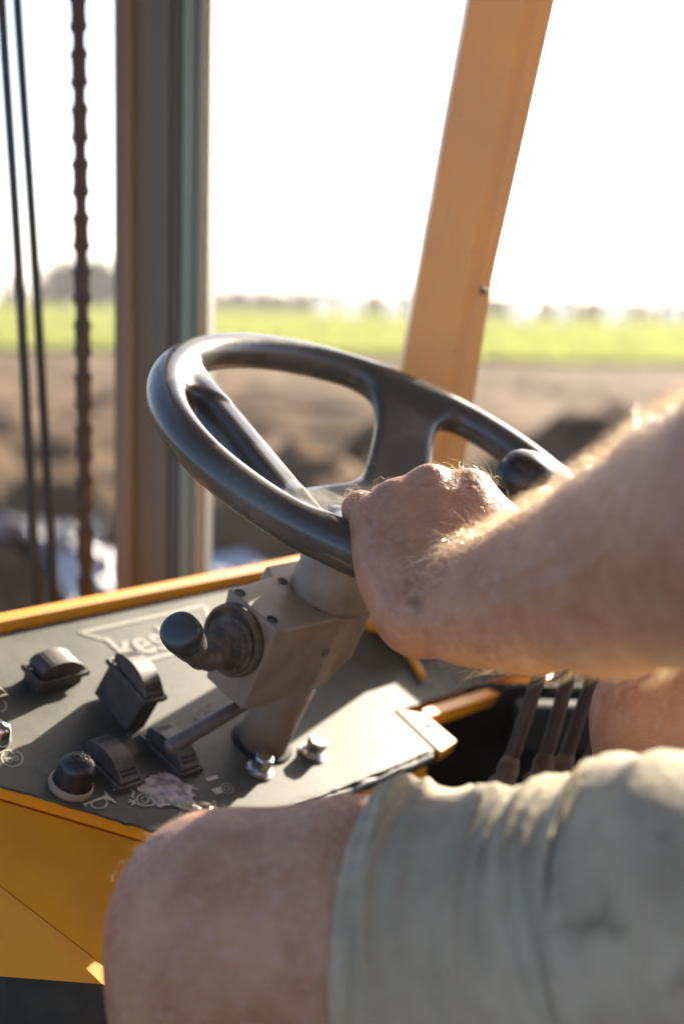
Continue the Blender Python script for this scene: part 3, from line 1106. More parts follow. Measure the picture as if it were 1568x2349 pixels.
def rocker(c, h, rot, tilt, lab, raised=False, rx=0):
    e = bpy.data.objects.new('rocker_switch', RBEZ)
    COL.objects.link(e)
    if not RBEZ.materials:
        RBEZ.materials.append(MT['switch'])
    e.parent = con
    e.matrix_basis = Matrix.Translation((c[0], c[1], h)) @ Matrix.Rotation(rot, 4, 'Z') @ Matrix.Rotation(rx, 4, 'X') @ Matrix.Rotation(tilt, 4, 'Y')
    e['label'] = lab
    link('cap', RCAP, MT['switch'], e, True)
    link('grip_dots', RDIM, MT['dark'], e, True)['kind'] = 'stuff'  # raised dots, their dark colour stands in for shade in the holes
    if raised:
        link('housing', RHOUS, MT['switch'], e, True)


cA = co(134, 1522, .018)
rocker(cA, .012, math.pi / 2, 0., 'rocker switch turned sideways, next to the lettering', True)
rocker(cA + np.array([.004, -.088]), .012, math.pi / 2, 0., 'rocker switch turned sideways at the edge of the picture', True)
cB = co(318, 1534, .045)
rocker(cB + np.array([.002, 0]), .036, 0., .10, 'rocker switch pulled out of the panel, standing high below the lettering', True, -.06)
rocker(co(262, 1737, .010), .002, 0., 0., 'rocker switch behind the rubber horn button')
rocker(co(398, 1712, .008), .002, 0., 0., 'rocker switch under the grey rod')

# ---- rubber-capped horn button
q = co(161, 1806)
btn = empty('x', PM); bpy.data.objects.remove(btn)
prof = [(.0, 0), (.0172, 0), (.0176, .002), (.0170, .0052), (.0155, .0062)]
v, f = lathe(prof, 36, (q[0], q[1], 0), (0, 0, 1), False)
hb = link('horn_button', mesh('horn_button', v, f), MT['column'], con, True)
prof = [(.0150, .004)] + [(.0150 - .0008 * t, .0055 + .013 * t) for t in np.linspace(0, 1, 5)] + [(.0142 * math.cos(a), .0185 + .0105 * math.sin(a)) for a in np.linspace(.12, math.pi / 2, 10)]
v, f = lathe(prof, 40, (q[0], q[1], 0), (0, 0, 1), False)
cp = link('rubber_cap', mesh('rubber_cap', v, f), MT['black'], hb, True)


def text_mesh(s, size, ext=.0001, off=0., shear=0.):
    cu = bpy.data.curves.new('lettering', 'FONT')
    cu.body = s
    cu.size = size
    cu.extrude = ext
    cu.offset = off
    cu.shear = shear
    cu.align_x = 'CENTER'; cu.align_y = 'CENTER'
    t = bpy.data.objects.new('lettering_tmp', cu)
    COL.objects.link(t)
    bpy.context.view_layer.update()
    dg = bpy.context.evaluated_depsgraph_get()
    me = bpy.data.meshes.new_from_object(t.evaluated_get(dg))
    bpy.data.objects.remove(t)
    return me


me = text_mesh('STA', .0078, .0004, .0002)
for p in me.vertices:
    x, y = p.co.x, p.co.y
    p.co = Vector((q[0] - y - .001, q[1] + x, .0293 - (x * x + y * y) * 22 + p.co.z))
link('embossing', me, MT['black'], cp, True)
t = np.linspace(0, 2 * math.pi, 41)[:-1]
pth = [np.array([q[0] - .001 + .0052 * math.cos(a), q[1] + .0085 * math.sin(a), .0294 - ((.0052 * math.cos(a)) ** 2 + (.0085 * math.sin(a)) ** 2) * 24]) for a in t]
pth.append(pth[0])
v, f = tube(pth, .0004, 6)
link('embossing', mesh('embossing', v, f), MT['black'], cp, True)

# ---- chromed lamp at the very edge
q = co(-9, 1697)
v, f = lathe([(.0, 0), (.011, 0), (.0115, .003), (.010, .006), (.0085, .012), (.006, .0155), (0, .017)], 28, (q[0], q[1], 0), (0, 0, 1), False)
link('pilot_lamp', mesh('pilot_lamp', v, f), MT['chrome'], con, True)


# ---- hexagon bolts with washers
def bolt(px, py, rot):
    q = co(px, py)
    v, f = lathe([(.0, 0), (.0125, 0), (.0125, .0018), (.0, .0018)], 28, (q[0], q[1], .0002), (0, 0, 1), False)
    w = link('bolt', mesh('bolt', v, f, False), MT['steel'], con, True)
    hx = [(.0088 * math.cos(rot + k * math.pi / 3), .0088 * math.sin(rot + k * math.pi / 3)) for k in range(6)]
    v, f = prism(hx, .0045, .0150, .0011, 2)
    v = v + np.array([q[0], q[1], 0])
    v2, f2 = lathe([(.0, .0021), (.0104, .0021), (.0108, .0032), (.0092, .0048), (0, .0048)], 28, (q[0], q[1], 0), (0, 0, 1), False)
    v, f = joinm([(v, f), (v2, f2)])
    link('bolt_head', mesh('bolt_head', v, f, False), MT['steel'], w, True)


bolt(593, 1768, .2)
bolt(716, 1729, .5)


# ---- printed symbols (flat print, raised by a film's thickness)
def dec(polys, name, m, h=.0006, lab=None):
    V, F = [], []
    for p in polys:
        i = len(V)
        V += [(*q, h) for q in p]
        F.append(tuple(range(i, i + len(p))))
    bm = bmesh.new()
    vs = [bm.verts.new(q) for q in V]
    for f in F:
        try:
            bm.faces.new([vs[i] for i in f])
        except ValueError:
            pass
    for fc in bm.faces:
        fc.normal_update()
        if fc.normal.z < 0:
            fc.normal_flip()
    bmesh.ops.triangulate(bm, faces=bm.faces[:])
    me = bpy.data.meshes.new(name)
    bm.to_mesh(me); bm.free()
    o = link(name, me, m, con, True)
    if lab:
        o['label'] = lab
    return o


def Z1(zx, zy):
    return co(zx * .2, 1442.6 + .2 * zy)


def Z2(zx, zy):
    return co(219.5 + .2 * zx, 1442.6 + .2 * zy)


def stroke(pts, w):
    pts = [np.asarray(p, float) for p in pts]
    out = []
    for i in range(len(pts) - 1):
        a, b = pts[i], pts[i + 1]
        g = (b - a) / (np.linalg.norm(b - a) + 1e-9)
        s = np.array([-g[1], g[0]]) * w / 2
        e = g * w * .3
        out.append([a - e + s, a - e - s, b + e - s, b + e + s])
    return out


def ring(c, rx, ry, w, Zf, a0=0, a1=360, n=30, rot=0):
    pts = []
    for a in np.radians(np.linspace(a0, a1, n)):
        x, y = rx * math.cos(a), ry * math.sin(a)
        pts.append(Zf(c[0] + x * math.cos(rot) - y * math.sin(rot), c[1] + x * math.sin(rot) + y * math.cos(rot)))
    return stroke(pts, w)


dec(ring((140, 1490), 122, 92, .0012, Z1, -70, 215, 30, .15) + stroke([Z1(40, 1455), Z1(18, 1410), Z1(118, 1392), Z1(140, 1432), Z1(165, 1425)], .0012)
    + stroke([Z1(-30, 1440), Z1(18, 1410)], .0012) + ring((108, 1510), 34, 24, .0008, Z1) + ring((178, 1490), 30, 22, .0008, Z1) + stroke([Z1(60, 1490), Z1(100, 1488), Z1(140, 1500), Z1(165, 1470)], .0008), 'engine_symbol', MT['decal'])
dec(ring((20, 890), 52, 62, .0012, Z1, -100, 120, 16), 'round_symbol', MT['decal'])
dec([[Z1(1188, 1853), Z1(1222, 1890), Z1(1275, 1945), Z1(1348, 2008), Z1(1325, 2005), Z1(1240, 1965), Z1(1180, 1955), Z1(1060, 1995), Z1(1045, 1978), Z1(1160, 1935), Z1(1205, 1915), Z1(1205, 1885)]] + ring((1138, 2008), 92, 58, .0014, Z1, -40, 200, 20, -.1)
    + stroke([Z1(950, 2005), Z1(985, 2035)], .0014) + stroke([Z1(968, 2018), Z1(1060, 1986)], .0014), 'horn_symbol', MT['decal'])
dec(stroke([Z2(400, 1840), Z2(438, 1880), Z2(415, 1930), Z2(445, 1945)], .0011) + ring((545, 1955), 70, 55, .0009, Z2, 0, 300) + ring((560, 1960), 38, 30, .0008, Z2) + stroke([Z2(375, 1955), Z2(425, 1985), Z2(470, 1965)], .0011)
    + stroke([Z2(375, 1990), Z2(440, 1990)], .0011) + stroke([Z2(410, 2025), Z2(450, 1998), Z2(520, 2030), Z2(600, 2035), Z2(670, 2020)], .0013), 'lamp_symbol', MT['decal'])
dec([[Z2(1255, 1722), Z2(1385, 1685), Z2(1412, 1716), Z2(1290, 1756)], [Z2(1320, 1852), Z2(1420, 1816), Z2(1472, 1880), Z2(1378, 1906)]] + ring((1503, 1836), 74, 56, .0009, Z2, 0, 360, 30, .3) + ring((1503, 1836), 32, 25, .0011, Z2, 0, 360, 20, .3), 'camera_symbol', MT['decal'])
pt = [(455, 1812), (500, 1775), (590, 1720), (690, 1672), (790, 1655), (880, 1675), (960, 1735), (1010, 1775), (1090, 1800), (1160, 1835), (1225, 1862), (1150, 1852), (1100, 1838), (1095, 1870), (1140, 1905), (1185, 1932), (1120, 1925), (1125, 1985), (1175, 2040), (1215, 2085), (1100, 2110), (1010, 2080), (930, 2050), (820, 2035), (745, 2058), (700, 2030), (640, 1985), (560, 1920), (500, 1870)]
pp = [Z2(*a) for a in pt]
dec([wob([tuple(a) for a in pp], .0016, .0007, 5)], 'torn_sticker', MT['tape'], .0008, 'torn silvery pink sticker remnant')
for cx_, cy_ in ((1310, 1850), (1460, 1222)):
    dec([list(Z1(cx_ + 12 * math.cos(a), cy_ + 9 * math.sin(a)) for a in np.linspace(0, 5.5, 8))], 'paint_speck', MT['decal'])
dec(ring((1290, 890), 58, 40, .0022, Z2), 'round_symbol', MT['logo'])
dec(ring((1180, 980), 45, 48, .0022, Z2), 'round_symbol', MT['logo'])

# company lettering in its frame
lg0, lg1 = co(188, 1455), co(452, 1402)
tx = text_mesh('kesla', .044, .0001, .0009)
# letters read along l, tops towards -d
cl = co(345, 1462)
for p in tx.vertices:
    x, y, z = p.co
    p.co = Vector((cl[0] + .006 - y * 1.0, cl[1] - .004 + x * 1.05, .0007 + z))
link('lettering', tx, MT['logo'], con, True)
fd0, fl0, fl1 = lg0[0] - .002, lg0[1], lg0[1] + .158
dec(stroke([(fd0, fl0), (fd0, fl1), (fd0 + .018, fl1 - .012), (fd0 + .052, fl1 - .012), (fd0 + .052, fl0 + .022), (fd0 + .018, fl0 + .018), (fd0, fl0)], .0045), 'lettering_frame', MT['logo'])

# ---- orange cable lying over the far half of the panel
pts = [co(838, 1405), co(862, 1440), co(900, 1468), co(935, 1512), co(965, 1562)]
v, f = tube(spline([(*p, .0045) for p in pts], 24), .0042, 10)
o = link('cable', mesh('cable', v, f), MT['orange'], None)
o.matrix_world = PM
tag(o, 'orange cable lying on the panel between steering housing and wrist', 'cable')
parts = []
for (px, py, l) in [(1010, 1530, .012), (1050, 1560, .010), (1085, 1510, .014), (1100, 1570, .009), (985, 1570, .008), (1150, 1545, .012), (920, 1475, .012)]:
    q = co(px, py)
    a = rng.uniform(0, 3)
    parts += [box((q[0], q[1], .0012), (l, .003, .0020), .0005, 1, np.array(Matrix.Rotation(a, 3, 'Z')))]
v, f = joinm(parts)
o = link('debris', mesh('debris', v, f, False), MT['column'])
o.matrix_world = PM
tag(o, 'small pale straw bits lying on the shaded panel below the wrist', 'debris', kind='stuff')

# ================================================================== steering column
colm = empty('steering_column', PM)
tag(colm, 'grey brown cast steering column housing with lever and rubber boot', 'column')
v, f = lathe([(.0215, -.03), (.0215, .05), (.0225, .085)], 36, (0, 0, 0), (0, 0, 1))
link('column_tube', mesh('column_tube', v, f), MT['column'], colm, True)
v, f = lathe([(.0216, .0004), (.0275, .0004), (.0275, .0012), (.0216, .0012)], 36, (0, 0, 0), (0, 0, 1), False)
link('column_hole_ring', mesh('column_hole_ring', v, f), MT['dark'], colm, True)  # dark ring standing in for the shaded hole round the column
blk = [(-.031, -.090), (.0245, -.090), (.027, -.082), (.0285, -.030), (.029, -.012), (.024, .012), (.022, .038), (.016, .048), (.004, .053), (-.030, .053), (-.045, .043), (-.049, .020), (-.049, -.028), (-.034, -.036)]
v, f = prism(blk, .078, .155, .0022, 2)
# cut the lower side of the far lobe and the lower corner of the boot end
for p in v:
    if p[2] < .12:
        if p[1] > .014:
            p[2] += (p[1] - .014) * .75
        if p[1] < -.06 and p[0] < -.01:
            p[0] += .012
link('housing', mesh('housing', v, f, False), MT['cast'], colm, True)
for (a, b) in [(-.0235, -.0835), (-.0265, -.030), (.0125, -.0275), (.0128, -.0835)]:
    v, f = lathe([(.0046, .1552), (.0043, .1556), (.0036, .1553), (.0, .1551)], 18, (a, b, .0002), (0, 0, 1), False)
    link('screw_hole', mesh('screw_hole', v, f), MT['dark'], colm, True)
v, f = lathe([(.0052, 0), (.0048, .0008), (.0024, .0010), (0, .0004)], 18, (.0292, -.016, .122), (1, .03, 0), False)
link('set_screw', mesh('set_screw', v, f), MT['rod'], colm, True)
v, f = lathe([(.0330, .1545), (.0335, .158), (.0335, .180), (.0315, .183), (.0312, .205), (.033, .210), (.036, .222), (.038, .232)], 40, (0, 0, 0), (0, 0, 1))
link('collar', mesh('collar', v, f), MT['cast'], colm, True)
# boot on the end face (faces -l)
bc = np.array([-.006, -.0905, .1245])
zt = (0, -1, 0)
v, f = lathe([(.0, -.001), (.0285, -.001), (.0290, .003), (.0285, .0065), (.0262, .0075), (.0250, .0060), (.0235, .0042), (.0, .0042)], 44, bc, zt, False)
bt_ = link('boot_ring', mesh('boot_ring', v, f), MT['rubber'], colm, True)
prof = []
for i, (r0, h0) in enumerate([(.0228, .004), (.0222, .009), (.0180, .0065), (.0185, .0125), (.0145, .0105), (.0150, .0170), (.0115, .0150), (.0118, .0220), (.0090, .0235), (0, .0225)]):
    prof.append((r0, h0))
v, f = lathe(prof, 40, bc + np.array([.001, 0, -.003]), zt, False)
link('bellows', mesh('bellows', v, f), MT['rubber'], bt_, True)
# lever: arm out of the boot, elbow, knob
k0 = bc + np.array([.001, -.006, -.004])
k1 = bc + np.array([.004, -.026, -.010])
k2 = bc + np.array([.003, -.041, -.006])
kd = np.array([-.004, -.72, .66]); kd /= np.linalg.norm(kd)
k3 = k2 + kd * .016
v, f = tube(spline([k0, k1, k1 * .4 + k2 * .6, k2, k3], 20), np.interp(np.linspace(0, 1, 21), [0, .4, .8, 1], [.0100, .0088, .0092, .0100]), 18)
lev = link('lever', mesh('lever', v, f), MT['rod'], colm, True)
v, f = lathe([(.0, 0), (.0100, 0), (.0118, .004), (.0128, .010), (.0132, .012), (.0132, .0165)], 36, k3 - kd * .004, kd, False)
link('lever_sleeve', mesh('lever_sleeve', v, f), MT['rod'], lev, True)
v, f = lathe([(.0128, .0170), (.0137, .0175), (.0137, .0186), (.0131, .0190), (.0131, .0196), (.0138, .0200), (.0138, .0211), (.0132, .0215), (.0132, .0222), (.0146, .0228), (.0152, .026), (.0152, .0345), (.0148, .0362), (.0138, .0376), (.0115, .0388), (.007, .0397), (0, .0401)], 40, k3 - kd * .004, kd, False)
link('lever_knob', mesh('lever_knob', v, f), MT['knob'], lev, True)
# straight grey rod under the housing
r0, r1 = np.array([.008, -.040, .074]), np.array([.004, -.133, .036])
rd = (r1 - r0) / np.linalg.norm(r1 - r0)
v, f = lathe([(.0, 0), (.0060, 0), (.0062, .05), (.0062, .098), (.0050, .1005), (0, .101)], 24, r0, rd, False)
tl = link('tilt_lever', mesh('tilt_lever', v, f), MT['rod'], colm, True)
v, f = box((.010, -.033, .0765), (.022, .022, .007), .0015, 2)
link('lever_bracket', mesh('lever_bracket', v, f, False), MT['cast'], tl, True)

# ================================================================== steering wheel
wheel = empty('steering_wheel', WMX)
tag(wheel, 'dark grey steering wheel with slotted grips, held by a hand', 'steering wheel')
g = np.arange(-.205, .2051, .0026)
gz = np.arange(-.070, .024, .0022)
fl = Field(g, g, gz)
X, Y, Z = np.meshgrid(g.astype(np.float32), g.astype(np.float32), gz.astype(np.float32), indexing='ij')
rr = np.sqrt(X * X + Y * Y)
D = np.sqrt((rr - .18) ** 2 + (Z * .97) ** 2) - .0145
fl.F = D.astype(np.float32)


def umin(d, k):
    h = np.maximum(k - np.abs(fl.F - d), 0) / k
    fl.F = (np.minimum(fl.F, d) - h * h * k / 4).astype(np.float32)


def rbox(q1, q2, q3, r):
    """distance to a rounded box from the three excess lengths"""
    q1, q2, q3 = q1 + r, q2 + r, q3 + r
    return np.sqrt(np.maximum(q1, 0) ** 2 + np.maximum(q2, 0) ** 2 + np.maximum(q3, 0) ** 2) + np.minimum(np.maximum(np.maximum(q1, q2), q3), 0) - r


# three broad spokes, the one seen through the wheel widens to one side
SPK = (124, 62, 304)
for a in SPK:
    ca, sa = math.cos(math.radians(a)), math.sin(math.radians(a))
    u = X * ca + Y * sa            # radial
    w = -X * sa + Y * ca           # tangential
    t = np.clip((u - .030) / (.168 - .030), 0, 1)
    zc = -.050 + .050 * t ** 1.05
    hw = .0240 - .004 * np.sin(t * math.pi) + .010 * np.clip((t - .6) / .4, 0, 1) ** 2
    wc = (-.020 * (1 - t) - .003) if a == 124 else 0 * t
    if a == 124:
        hw = hw + .0065 * (1 - t) + .003
    umin(rbox(np.abs(w - wc) - hw, np.abs(Z - zc) - (.0095 - .001 * t), np.maximum(.02 - u, u - .163), .006), .026)
# a straight bar closes the near grip, leaving a finger slot between bar and rim
E1 = (math.cos(math.radians(251)), math.sin(math.radians(251)))
e1 = X * E1[0] + Y * E1[1]
e2 = X * -E1[1] + Y * E1[0]
zb = -.047 + .034 * np.clip((e2 + .045) / .075, 0, 1) + .02 * np.clip((-e2 - .06) / .05, 0, 1)
zm, zh = (.0045 + zb) / 2, (.0045 - zb) / 2
umin(rbox(np.abs(e1 - .1230 - .22 * np.maximum(-Z, 0)) - .0125, np.abs(Z - zm) - zh, np.abs(e2) - .118, .0080), .012)
ang = np.degrees(np.abs(np.arctan2(e2, e1)))
umin(rbox(np.abs(Z + .0030) - .0072, np.maximum(.1175 - e1, rr - .172), np.maximum((27 - ang) * rr * math.pi / 180, (ang - 43) * rr * math.pi / 180), .005), .008)
# dished centre plate
umin(rbox(np.abs(X - .006) - .048, np.abs(Z + .050) - .006, np.abs(Y + .005) - .075, .005), .010)
V, Q = fl.mesh(2)
base = fastmesh('wheel_base', V, Q)
NRM = np.zeros(len(base.vertices) * 3, np.float32)
base.vertices.foreach_get('normal', NRM)
NRM = NRM.reshape(-1, 3)
fc = V[Q].mean(1)
fr_ = np.hypot(fc[:, 0], fc[:, 1])
fa = np.degrees(np.arctan2(fc[:, 1], fc[:, 0])) % 360
g1 = fc[:, 0] * E1[0] + fc[:, 1] * E1[1]
sel = {'rim': fr_ > .160}
rest = ~sel['rim']
sel['hub'] = rest & (fr_ < .060)
rest &= ~sel['hub']
m_ = rest & (g1 > .098)
sel['crossbar'] = m_
rest &= ~m_
for a in SPK:
    dlt = np.abs((fa - a + 180) % 360 - 180)
    m_ = rest & (dlt < 31)
    sel['spoke%d' % a] = m_
    rest &= ~m_
sel['hub'] |= rest
for nm, msk in sel.items():
    q = Q[msk]
    if len(q) == 0:
        continue
    used, inv = np.unique(q, return_inverse=True)
    me = fastmesh('wheel_part', V[used], inv.reshape(q.shape))
    me.normals_split_custom_set_from_vertices([tuple(float(c) for c in x) for x in NRM[used]])
    link(nm.strip('-0123456789'), me, MT['wheel'], wheel, True)
# spinner knob
ks = co(1206, 1108, .026, WC)
kc = np.array([ks[0], ks[1], .026])
v, f = lathe([(.0, -.0245), (.010, -.0235), (.018, -.018), (.0240, -.009), (.0262, 0), (.0255, .007), (.0232, .0135), (.0226, .0138), (.0222, .0150), (.0190, .0185), (.0125, .0222), (.006, .0240), (0, .0244)], 44, kc, (.1, .05, 1), False)
kn = link('spinner_knob', mesh('spinner_knob', v, f), MT['black'], wheel, True)
rimdir = np.array([kc[0], kc[1], 0]); rimdir /= np.linalg.norm(rimdir)
v, f = joinm([lathe([(.008, -.05), (.008, -.02)], 18, kc, (0, 0, 1)), tube([kc * np.array([1, 1, 0]) + np.array([0, 0, -.022]), rimdir * .176 + np.array([0, 0, -.012])], .009, 12)])
link('knob_stem', mesh('knob_stem', v, f), MT['black'], kn, True)

# ================================================================== control levers and the open bay by the driver's right knee
for i, (xt, yt, xb, yb, d, lab) in enumerate([
        (1252, 1500, 1166, 1760, 1.13, 'brown control lever nearest the console corner'), (1318, 1500, 1246, 1752, 1.15, 'second brown control lever from the console corner'),
        (1376, 1500, 1292, 1752, 1.17, 'third brown control lever from the console corner'), (1425, 1520, 1352, 1752, 1.19, 'brown control lever touching the far bare knee')]):
    a, b = P(xt, yt, d), P(xb, yb, d - .02)
    e = empty('control_lever', at(b + np.array([0, 0, -.12])))
    g = (b - a) / np.linalg.norm(b - a)
    v, f = tube([a, a + g * .02, b, b + g * .10], [.0058, .0058, .0062, .0062], 14)
    link('rod', mesh('rod', v, f), MT['lever'], e)
    v, f = lathe([(.0064, -.004), (.0090, .004), (.0085, .012), (.0125, .018), (.0120, .026), (.0165, .032), (.0160, .042), (.020, .060)], 20, b - g * .004, g, False)
    link('boot', mesh('boot', v, f), MT['rubber'], e)
    v, f = lathe([(.0, .025), (.010, .022), (.0145, .012), (.0145, 0), (.010, -.010), (.0058, -.014)], 20, a, -g, False)
    link('grip', mesh('grip', v, f), MT['black'], e)
    tag(e, lab, 'lever', 'control levers by the knee')
bay = P(1250, 1760, 1.14)
by = empty('lever_bay', at((bay[0] + .05, bay[1] + .05, FZ)))
tag(by, 'dark open bay under the levers beside the console', 'bay')
v, f = box((bay[0] + .06, bay[1] + .10, bay[2] - .195), (.50, .42, .02), .003)
link('bay_floor', mesh('bay_floor', v, f, False), MT['floor'], by)
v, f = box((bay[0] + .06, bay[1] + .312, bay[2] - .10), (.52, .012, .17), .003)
link('back_plate', mesh('back_plate', v, f, False), MT['dark'], by)  # near-black, top edge set to keep the sun off the litter
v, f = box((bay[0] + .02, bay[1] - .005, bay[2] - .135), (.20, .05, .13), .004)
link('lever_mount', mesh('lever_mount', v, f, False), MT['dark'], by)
v, f = box((bay[0] + .06, bay[1] + .10, (FZ + bay[2] - .206) / 2), (.46, .38, bay[2] - .206 - FZ), .004)
link('bay_support', mesh('bay_support', v, f, False), MT['floor'], by)
v, f = box((bay[0] + .06, bay[1] + .285, bay[2] - .05), (.10, .03, .05), .006)
link('valve_body', mesh('valve_body', v, f, False), MT['floor'], by)
LV, LF = [], []
r = np.random.default_rng(77)
lp = []
for k in range(260):
    c = np.array([bay[0] + .06 + r.uniform(-.22, .22), bay[1] + .1 + r.uniform(-.19, .19), bay[2] - .183 + abs(r.normal()) * .018])
    a = r.normal(size=3); a /= np.linalg.norm(a); b = np.cross(a, r.normal(size=3)); b /= np.linalg.norm(b); nrm = np.cross(a, b)
    s = r.uniform(.012, .026)
    lp.append(([c - a * s, c - a * s * .3 - b * s * .5 + nrm * s * .2, c + a * s * .4 - b * s * .4 + nrm * s * .2, c + a * s, c + a * s * .4 + b * s * .4 + nrm * s * .2, c - a * s * .3 + b * s * .5 + nrm * s * .2], [(0, 1, 5), (1, 2, 4, 5), (2, 3, 4)]))
v, f = joinm(lp)
tag(link('leaf_litter', mesh('leaf_litter', v, f, False), MT['litter']), 'dry brown leaves gathered in the dark bay', 'leaves', kind='stuff')

# ================================================================== PERSON
k_wr = P(1005, 1392, .886)
HF = Vector((-.72, .69, 0)).normalized()
F2 = np.array(HF[:]); R2 = np.array([F2[1], -F2[0], 0])      # driver's forward / right
def axis_grid(lo, hi, zones, coarse=.009):
    out, x = [], lo
    while x < hi:
        out.append(x)
        st = coarse
        for a, b, q in zones:
            if a <= x < b:
                st = min(st, q)
        x += st
    return np.array(out)


fx = axis_grid(-.30, .88, [(-.03, .20, .0028), (-.015, .125, .0016)])
fy = axis_grid(.10, 1.22, [(.60, 1.0, .0030), (.848, .985, .0016)])
fz = CAMH + axis_grid(-.96, .62, [(-.27, -.02, .0030), (-.235, -.105, .0016)])
B = Field(fx, fy, fz)

# legs
knee = P(522, 2128, .815)
th = [knee, P(800, 2143, .795), P(1200, 2196, .755), P(1568, 2205, .715)]
_td = (th[3] - th[0]) / np.linalg.norm(th[3] - th[0])
hipL = th[0] + _td * .455
hipL[2] = th[-1][2] + .01
B.chain([th[0], th[1], th[2], th[3], hipL], [.0575, .0690, .076, .083, .094], .03)
B.ball(knee + np.array([-.006, .004, .002]), .0540, .02)
B.ball(knee + np.array([-.013, -.008, -.016]), .0495, .016)
B.ball(knee + np.array([-.020, -.012, -.050]), .030, .03)
ankL = np.array([knee[0] - .045, knee[1] + .03, FZ + .09])
shin = (knee * .55 + ankL * .45)
B.chain([knee, knee * .75 + ankL * .25, shin, ankL], [.058, .055, .049, .036], .03)
B.cone(knee * .82 + ankL * .18 + np.array([.035, -.02, 0]), knee * .5 + ankL * .5 + np.array([.03, -.012, 0]), .046, .034, .04)
pel = hipL + R2 * .095 + np.array([0, 0, .03])
hipR = hipL + R2 * .19
kneeR = P(1572, 1672, 1.015)
B.chain([hipR, hipR * .5 + kneeR * .5, kneeR], [.095, .080, .058], .03)
B.ball(kneeR + np.array([-.006, .006, .008]), .052, .03)
ankR = np.array([kneeR[0] + .0, kneeR[1] + .05, FZ + .09])
B.chain([kneeR, kneeR * .7 + ankR * .3, ankR], [.054, .052, .036], .03)
for ank in (ankL, ankR):
    B.chain([ank, ank + F2 * .05 + np.array([0, 0, -.045]), ank + F2 * .16 + np.array([0, 0, -.062])], [.040, .038, .028], .03)
# trunk
B.chain([pel + R2 * -.06, pel + R2 * .06], [.115, .115], .05)
chest = pel + np.array([0, 0, .33]) - F2 * .05
B.chain([pel, pel + np.array([0, 0, .16]) - F2 * .01, chest], [.135, .14, .135], .06)
B.cone(chest + R2 * -.08, chest + R2 * .08, .115, .115, .06)
shL = chest + R2 * -.185 + np.array([0, 0, .10]) + F2 * .02
shR = chest + R2 * .185 + np.array([0, 0, .10]) + F2 * .02
B.chain([shL, chest + np.array([0, 0, .12]), shR], [.062, .085, .062], .06)
nk = chest + np.array([0, 0, .20]) + F2 * .01
hd = nk + np.array([0, 0, .145]) + F2 * .03
B.chain([chest + np.array([0, 0, .1]), nk, nk + np.array([0, 0, .06])], [.07, .058, .056], .04)
B.ball(hd + np.array([0, 0, .02]) - F2 * .015, .088, .03)
B.cone(hd + F2 * .02 + np.array([0, 0, .03]), hd + F2 * .035 + np.array([0, 0, -.055]), .072, .046, .03)
B.cone(hd + F2 * .088 + np.array([0, 0, .02]), hd + F2 * .108 + np.array([0, 0, -.018]), .009, .014, .012)
B.cone(hd + F2 * .078 + R2 * -.022 + np.array([0, 0, -.052]), hd + F2 * .078 + R2 * .022 + np.array([0, 0, -.052]), .008, .008, .008)
for s in (-1, 1):
    B.ball(hd + F2 * .082 + R2 * (.032 * s) + np.array([0, 0, .018]), .012, .012, True)
    B.ball(hd + F2 * .072 + R2 * (.032 * s) + np.array([0, 0, .018]), .0125, .004)
    B.cone(hd + R2 * (.088 * s) + np.array([0, 0, .03]), hd + R2 * (.088 * s) + np.array([0, 0, -.02]), .016, .012, .01, flat=(R2, .5))
# far arm resting down on the far thigh
elR = shR + np.array([0, 0, -.27]) + R2 * .05 - F2 * .04
wrR = hipR + R2 * .16 + F2 * .16 + np.array([0, 0, -.02])
B.chain([shR, elR, wrR], [.052, .042, .027], .03)
B.cone(wrR, wrR + F2 * .07 + np.array([0, 0, -.012]), .026, .030, .02, flat=((0, 0, 1), .6))
for k in range(4):
    q = wrR + F2 * .075 + R2 * (-.027 + .018 * k) + np.array([0, 0, -.012])
    B.chain([q, q + F2 * .040 + np.array([0, 0, -.004]), q + F2 * .072 + np.array([0, 0, -.022])], [.0085, .008, .007], .006)
q = wrR + F2 * .03 - R2 * .03
B.chain([q, q + F2 * .035 - R2 * .012, q + F2 * .06 - R2 * .010 + np.array([0, 0, -.015])], [.011, .0095, .008], .008)

# near arm: ulna and radius sides of the forearm, elbow, upper arm
elb = P(1745, 1235, .645)
ul = [P(968, 1412, .880), P(1090, 1418, .857), P(1210, 1404, .825), P(1400, 1362, .762), P(1600, 1305, .695), elb]
B.chain(ul, [.0205, .0250, .0315, .0405, .0440, .043], .022)
ra = [P(1048, 1362, .886), P(1180, 1345, .850), P(1300, 1295, .810), P(1440, 1240, .762), P(1600, 1160, .705), P(1730, 1100, .66)]
B.chain(ra, [.0215, .0253, .0320, .0380, .0425, .043], .026)
B.cone(P(1010, 1385, .89), P(1240, 1345, .832), .022, .034, .02)
B.chain([elb, elb * .5 + shL * .5, shL], [.050, .053, .062], .04)

# near hand on the wheel rim: local rim coordinates (angle, inward/outward, height)
def RM(a, u, h):
    a = math.radians(a)
    return WC + (ED * math.cos(a) + EL * math.sin(a)) * (.18 + u) + NN * h


mc = {2: P(1072, 1130, .948), 3: P(985, 1120, .943), 4: P(908, 1152, .938), 5: P(856, 1192, .933)}
cp_ = {2: P(1062, 1340, .893), 3: P(1035, 1365, .888), 4: P(1000, 1388, .884), 5: P(966, 1408, .882)}
rm = {2: (.0165, .0118), 3: (.0165, .0122), 4: (.0155, .0112), 5: (.0160, .0100)}
for k in (2, 3, 4, 5):
    a, b = cp_[k], mc[k]
    mid = a * .5 + b * .5
    B.chain([a, mid, b], [.0195, rm[k][0], rm[k][1]], .016)
